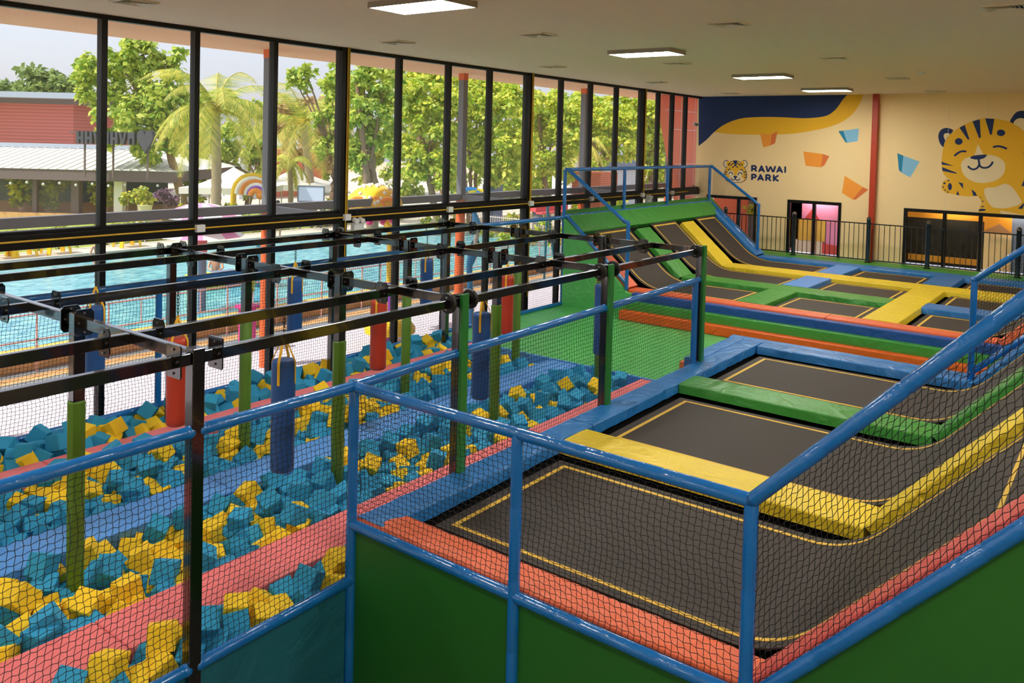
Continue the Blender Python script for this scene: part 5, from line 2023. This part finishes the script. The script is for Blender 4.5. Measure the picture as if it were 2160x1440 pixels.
# parasol, pink and white
for (px, py, D, R0, lab) in ((425, 428, 22.0, 1.05, 'pink and white domed parasol behind the grey beam, upper one'), (425, 468, 22.0, 1.1, 'pink and white mushroom canopy below the grey beam')):
    A = dep(px, py, D)
    t = thing('parasol', (A.x, A.y, GO), lab, 'parasol', 'pink and white canopies by the pool')
    for k in range(12):
        a0, a1 = 2 * math.pi * k / 12, 2 * math.pi * (k + 1) / 12
        m = MB()
        vs, fs = [], []
        for i in range(6):
            s_ = i / 5
            z = A.z - 0.36 * s_ ** 2
            vs += [(A.x + R0 * s_ * math.cos(a0), A.y + R0 * s_ * math.sin(a0), z), (A.x + R0 * s_ * math.cos(a1), A.y + R0 * s_ * math.sin(a1), z)]
        for i in range(5):
            fs.append((2 * i, 2 * i + 1, 2 * i + 3, 2 * i + 2))
        m.add(vs, fs)
        m.build('canopy_panel', 'pink' if k % 2 else 'toy_white', t, smooth=True)
    MB().tube([(A.x, A.y, A.z - 0.45), (A.x, A.y, A.z)], 0.05, 10).build('pole', 'magenta', t)
# mushroom fountain
A = dep(790, 388, 21.0)
t = thing('water_play_mushroom', (A.x, A.y, GO), 'giant yellow mushroom fountain with white spots standing in the pool', 'fountain')
m = MB()
R0 = 0.72
prof = []
for i in range(9):
    a_ = math.pi / 2 * i / 8
    prof.append((max(0.001, R0 * math.sin(a_)), A.z - 0.56 + 0.55 * math.cos(a_)))
prof.append((R0 * 0.9, A.z - 0.62))
prof.append((0.2, A.z - 0.55))
m.lathe(A.x, A.y, prof, 28)
m.build('mushroom_cap', 'toy_yellow', t, smooth=True, angle=60)
m = MB()
for i in range(46):
    a_ = rnd.uniform(0, 6.28)
    el = rnd.uniform(0.15, 1.35)
    p = (A.x + R0 * math.sin(el) * math.cos(a_), A.y + R0 * math.sin(el) * math.sin(a_), A.z - 0.56 + 0.55 * math.cos(el))
    m.ball(p, 0.05, 8, 5)
m.build('white_spots', 'toy_white', t, smooth=True)
m = MB()
for sx in (-0.3, 0.1, 0.45):
    cxx, cyy = A.x + sx * R_[0] - 0.6 * F_[0], A.y + sx * R_[1] - 0.6 * F_[1]
    pts = [(cxx + 0.26 * math.cos(q) * R_[0], cyy + 0.26 * math.cos(q) * R_[1], A.z - 0.62 + 0.3 * math.sin(q)) for q in [math.pi * k / 10 for k in range(11)]]
    m.tube(pts, 0.05, 8)
m.build('yellow_arches', 'toy_orange', t, smooth=True)
A2 = dep(825, 580, 20.4)
m = MB()
m.lathe(A2.x, A2.y, [(0.11, GO), (0.11, -3.5)], 16)
m.build('purple_stem', 'purple', t, smooth=True, angle=50)
m = MB()
m.lathe(A2.x, A2.y, [(0.11, -3.5), (0.12, -3.0), (0.12, -2.2)], 16)
m.build('yellow_stem', 'toy_yellow', t, smooth=True, angle=50)
MB().bar((A2.x, A2.y, -2.25), (A.x, A.y, A.z - 0.6), 0.12, 0.12).build('stem_arm', 'toy_yellow', t)
m = MB()
m.lathe(A2.x, A2.y, [(0.2, -4.35), (0.5, -4.45), (0.62, -4.6), (0.62, -4.72)], 24)
m.build('yellow_base', 'toy_yellow', t, smooth=True)
m = MB()
for k in range(10):
    q = 2 * math.pi * k / 10
    m.ball((A.x + 0.55 * math.cos(q), A.y + 0.55 * math.sin(q), A.z - 0.9), 0.09, 8, 6)
m.build('hanging_buckets', 'magenta', t, smooth=True)
# loop sculpture
A = dep(532, 402, 43)
t = thing('play_sculpture', (A.x, A.y, GO), 'yellow and white arched loop sculpture right of the coconut palm', 'sculpture')
for i, (r, dx, mt) in enumerate(((0.96, 0.0, 'toy_yellow'), (0.79, 0.09, 'toy_white'), (0.65, 0.27, 'toy_orange'), (0.48, 0.38, 'toy_white'), (0.34, 0.45, 'purple'), (0.24, 0.48, 'toy_orange'))):
    cxx, cyy = A.x + dx * R_[0] + i * 0.2 * F_[0] * -1, A.y + dx * R_[1] - i * 0.2 * F_[1]
    pts = [(cxx + r * math.cos(q) * R_[0], cyy + r * math.cos(q) * R_[1], A.z - 0.17 + r * math.sin(q)) for q in [math.pi * k / 12 for k in range(13)]]
    if i == 0:
        pts = pts + [(pts[-1][0], pts[-1][1], A.z - 0.86)]
    m = MB()
    m.tube(pts, 0.145, 10)
    m.ball(pts[0], 0.2, 10, 8)
    m.build('arch', mt, t, smooth=True)
m = MB()
p0 = (A.x - 0.96 * R_[0], A.y - 0.96 * R_[1])
m.tube([(p0[0], p0[1], GO), (p0[0], p0[1], A.z - 0.7)], 0.2, 10)
m.build('green_foot', 'toy_green', t, smooth=True)
# blue and white slide figure near the orange column
A = dep(1000, 500, 22)
t = thing('play_sculpture', (A.x, A.y, GO), 'blue and white leaping fish figure beside the middle orange column', 'sculpture')
m = MB()
m.tube([dep(990, 560, 22), dep(1003, 520, 22), dep(1008, 480, 22), dep(1000, 445, 22)], 0.14, 10, scl=[0.6, 1.2, 1.0, 0.3])
m.build('blue_body', 'toy_blue', t, smooth=True)
m = MB()
m.tube([dep(1001, 530, 21.85), dep(1005, 495, 21.85), dep(1003, 470, 21.85)], 0.07, 8, scl=[0.5, 1.1, 0.4])
m.build('white_belly', 'toy_white', t, smooth=True)
m = MB()
m.tube([dep(990, 560, 22), (A.x, A.y, GO)], 0.08, 8)
m.build('support', 'toy_blue', t)
A = dep(1000, 405, 42)
t = thing('play_sculpture', (A.x, A.y, GO), 'yellow and blue curved play arch above the grey beam, middle bay', 'sculpture')
for i, (r, mt, dx) in enumerate(((0.52, 'toy_blue', -0.17), (0.42, 'toy_yellow', 0.17))):
    pts = [(A.x + (dx + r * math.cos(q)) * R_[0], A.y + (dx + r * math.cos(q)) * R_[1], A.z - 0.2 + r * 0.7 * math.sin(q)) for q in [math.pi * k / 12 for k in range(13)]]
    m = MB()
    m.tube(pts, 0.1, 10)
    m.build('arch', mt, t, smooth=True)
MB().bar((A.x, A.y, GO), (A.x, A.y, A.z - 0.1), 0.1, 0.1).build('support', 'grey_blue', t)
A = dep(1040, 385, 46)
t = thing('playground_tower', (A.x, A.y, GO), 'small pink and blue playground tower behind the trees', 'playground tower')
MB().box(A.x - 0.4, A.x + 0.4, A.y - 0.4, A.y + 0.4, GO, A.z - 0.1).build('tower_body', 'grey_blue', t)
MB().ball((A.x, A.y, A.z + 0.05), 0.26).build('pink_disc', 'magenta', t, smooth=True)
# red bench and green swing on the plaza
A = dep(1165, 440, 44)
t = thing('playground_bench', (A.x, A.y, GO), 'long red bench on the bright plaza beyond the hedge', 'bench')
MB().box(A.x - 1.5, A.x + 1.5, A.y, A.y + 0.4, A.z - 0.1, A.z + 0.35).build('backrest', 'red_paint', t)
MB().box(A.x - 1.5, A.x + 1.5, A.y - 0.4, A.y, A.z - 0.2, A.z - 0.1).build('seat', 'red_paint', t)
for s_ in (-1.3, 1.3):
    MB().box(A.x + s_ - 0.05, A.x + s_ + 0.05, A.y - 0.3, A.y + 0.3, GO, A.z - 0.1).build('leg', 'grey_metal', t)
A = dep(1160, 435, 30)
t = thing('swing_frame', (A.x, A.y, GO), 'green metal swing frame standing on the plaza', 'swing')
for s_, (p, q) in enumerate((((1155, 437), (1150, 500)), ((1155, 437), (1178, 500)))):
    a0, a1 = dep(p[0], p[1], 30), dep(q[0], q[1], 30)
    MB().bar(a0, (a1.x, a1.y, GO), 0.06, 0.06).build('leg', 'side', t) if False else MB().tube([a0, (a1.x, a1.y, GO)], 0.04, 8).build('leg', 'v_turq', t)
MB().tube([dep(1155, 437, 30), dep(1158, 437, 32)], 0.04, 8).build('top_bar', 'v_turq', t)
# red and white play pillars by the pool
A = dep(427, 520, 22)
t = thing('play_pillar', (A.x, A.y, GO), 'red and pale pillar standing in the pool left of the first orange column', 'pillar')
MB().lathe(A.x, A.y, [(0.12, dep(427, 545, 22).z), (0.12, dep(427, 500, 22).z)], 14).build('red_top', 'red_paint', t, smooth=True, angle=50)
MB().lathe(A.x, A.y, [(0.11, GO), (0.11, dep(427, 545, 22).z)], 14).build('pale_base', 'grey_blue', t, smooth=True, angle=50)
A = dep(522, 640, 19.4)
t = thing('planter_stand', (A.x, A.y, GO), 'magenta stand under the dark potted plant beside the orange column', 'stand')
MB().box(A.x - 0.14, A.x + 0.14, A.y - 0.14, A.y + 0.14, GO, A.z - 0.1).build('stand_leg', 'magenta', t)
MB().box(A.x - 0.2, A.x + 0.2, A.y - 0.2, A.y + 0.2, A.z - 0.1, A.z - 0.03).build('stand_top', 'magenta', t)
MB().lathe(A.x, A.y, [(0.09, A.z - 0.03), (0.12, A.z + 0.25)], 12).build('pot', 'fascia', t)
A = dep(306, 440, 40.8)
MB().lathe(A.x, A.y, [(0.26, A.z - 0.4), (0.34, A.z + 0.15), (0.37, A.z + 0.18)], 14).build('plant_pot', 'plant_pot', smooth=True, label='pale flower pot below the round clipped bush', cat='pot')
MB().lathe(A.x, A.y, [(0.4, GO), (0.4, A.z - 0.41)], 14).build('pot_plinth', 'cream_stone', smooth=True, angle=50, label='round pale plinth under the flower pot', cat='plinth')
A = dep(108, 640, 20)
# yellow stools across the pool
for i, (px, lab) in enumerate(((5, 'yellow plastic stool at the left picture edge, far pool side'), (46, 'second yellow plastic stool from the left beyond the pool'),
                               (118, 'third yellow plastic stool from the left beyond the pool'), (268, 'yellow plastic stool right of the first window post beyond the pool'))):
    A = dep(px, 533 - px * 0.05, 30.5)
    zt_ = -3.92
    x, y = A.x, 32.2 if i < 3 else 32.3
    k = y / A.y
    x = A.x * k
    t = thing('plastic_stool', (x, y, -4.58), lab, 'stool', 'yellow stools beyond the pool')
    MB().box(x - 0.36, x + 0.36, y - 0.3, y + 0.3, zt_ - 0.2, zt_).build('seat', 'toy_yellow', t, bevel=0.02)
    for sx in (-1, 1):
        for sy in (-1, 1):
            MB().bar((x + sx * 0.40, y + sy * 0.32, -4.58), (x + sx * 0.30, y + sy * 0.25, zt_ - 0.1), 0.14, 0.07).build('leg', 'toy_yellow', t)
# pool floats
A = dep(470, 490, 26)
t = thing('pool_float', (A.x, A.y, -4.7), 'lime and blue play platform in the pool, left of the first orange column', 'float')
MB().box(A.x - 1.0, A.x - 0.2, A.y - 0.5, A.y + 0.5, -4.72, -4.3).build('lime_block', 'toy_green', t, bevel=0.05)
MB().box(A.x - 0.2, A.x + 0.7, A.y - 0.5, A.y + 0.5, -4.72, -4.3).build('blue_block', 'grey_blue', t, bevel=0.05)
MB().box(A.x + 0.7, A.x + 1.5, A.y - 0.5, A.y + 0.5, -4.72, -4.3).build('lime_block', 'toy_green', t, bevel=0.05)
A = dep(560, 480, 26)
MB().lathe(A.x, A.y, [(0.3, -4.72), (0.35, -4.4), (0.25, -3.6), (0.28, -3.3), (0.05, -3.2)], 16).build('water_barrel', 'v_turq', smooth=True, label='turquoise play barrel at the far pool side near the first orange column', cat='barrel')


# people in the water (small and distant)
def person(lab, pos, face, suit, arms, sc=1.0, hat=None):
    x, y, z = pos
    t = thing('person', (x, y, z), lab, 'person')
    me = bpy.data.meshes.new('body')
    ca, sa = math.cos(face), math.sin(face)

    def L(f, s, u):          # forward, side, up
        return (ca * f * sc - sa * s * sc, sa * f * sc + ca * s * sc, u * sc)
    vs = [L(0, 0, 0.92), L(0, 0, 1.15), L(0.01, 0, 1.38), L(0.02, 0, 1.52), L(0.03, 0, 1.66), L(0.0, 0.11, 0.86), L(0.02, 0.12, 0.48), L(0, 0.12, 0.08), L(0.12, 0.12, 0.04),
          L(0.0, -0.11, 0.86), L(0.02, -0.12, 0.48), L(0, -0.12, 0.08), L(0.12, -0.12, 0.04),
          L(0, 0.2, 1.42), L(*arms[0]), L(*arms[1]), L(0, -0.2, 1.42), L(*arms[2]), L(*arms[3])]
    ed = [(0, 1), (1, 2), (2, 3), (3, 4), (0, 5), (5, 6), (6, 7), (7, 8), (0, 9), (9, 10), (10, 11), (11, 12), (2, 13), (13, 14), (14, 15), (2, 16), (16, 17), (17, 18)]
    me.from_pydata(vs, ed, [])
    me.materials.append(MATS['skin'])
    o = bpy.data.objects.new('body', me)
    C.objects.link(o)
    o.parent = t
    sk = o.modifiers.new('skin', 'SKIN')
    rad = [0.13, 0.12, 0.14, 0.055, 0.09, 0.085, 0.06, 0.045, 0.03, 0.085, 0.06, 0.045, 0.03, 0.055, 0.042, 0.03, 0.055, 0.042, 0.03]
    for i, r in enumerate(rad):
        me.skin_vertices[0].data[i].radius = (r * sc, r * sc)
    me.skin_vertices[0].data[0].use_root = True
    ss = o.modifiers.new('sub', 'SUBSURF')
    ss.levels = ss.render_levels = 2
    m = MB()
    hz = L(0.0, 0, 1.70)
    m.ball((x + hz[0] - ca * 0.02, y + hz[1] - sa * 0.02, z + hz[2]), 0.105 * sc, 12, 8)
    m.build('hair', 'hair' if not hat else hat, t, smooth=True)
    m = MB()
    m.lathe(x, y, [(0.15 * sc, z + 0.80 * sc), (0.165 * sc, z + 0.95 * sc), (0.15 * sc, z + 1.02 * sc)], 14)
    m.build('swim_shorts', suit, t, smooth=True)


A = atZ(455, 585, -4.7)
person('person with a grey cap leaning on a blue float in the pool', (A.x, A.y, -4.7 - 0.75), -2.2, 'swim', [(0.2, 0.25, 1.2), (0.42, 0.12, 1.15), (0.2, -0.25, 1.2), (0.42, -0.1, 1.15)], 0.9, 'grey_metal')
MB().sweep([(A.x + 0.42 * math.cos(2 * math.pi * k / 20), A.y - 0.15 + 0.42 * math.sin(2 * math.pi * k / 20), -4.66) for k in range(20)],
           [(0.1 * math.cos(q * math.pi / 4), 0.1 * math.sin(q * math.pi / 4)) for q in range(8)], closed=True).build('swim_ring', 'toy_blue', smooth=True, label='blue swim ring around the person with the cap', cat='swim ring')
A = atZ(206, 562, -4.7)
person('person wading in the pool behind the first window post', (A.x, A.y, -4.7 - 0.5), -1.6, 'magenta', [(0.0, 0.3, 1.15), (0.15, 0.3, 0.95), (0.0, -0.3, 1.15), (0.15, -0.3, 0.95)], 0.85)
A = atZ(585, 500, -4.6)
person('person standing by the far pool edge behind the first orange column', (A.x, A.y, -4.62), -1.9, 'fascia', [(0.0, 0.28, 1.15), (0.1, 0.28, 0.9), (0.0, -0.28, 1.15), (0.1, -0.28, 0.9)], 0.95)

# garden room seen through the corner glass door
MB().box(XB + 2.0, XB + 2.2, 11.2, 12.6, GO, -0.5).build('courtyard_wall', 'orange_panel', label='orange wall seen through the corner glass door', cat='wall')
MB().box(XB + 1.8, XB + 1.95, 10.98, 11.2, GO, -1.0).build('courtyard_post', 'fascia', label='dark post behind the corner glass door', cat='post')
lp = thing('potted_plant', (XB + 1.6, 10.5, GO), 'leafy green plant behind the corner glass door', 'plant')
leaves('foliage', [((XB + 1.6, 10.5, -2.3), 0.6, 1.2, 500), ((XB + 1.7, 10.3, -3.0), 0.5, 1.2, 300)], 'leaf_shrub', lp, 0.16)
MB().lathe(XB + 1.6, 10.5, [(0.2, GO), (0.28, GO + 0.5)], 14).build('pot', 'terracotta', lp)
MB().tube([(XB + 1.6, 10.5, GO + 0.4), (XB + 1.6, 10.5, -2.4)], 0.05, 8).build('stem', 'bark', lp)
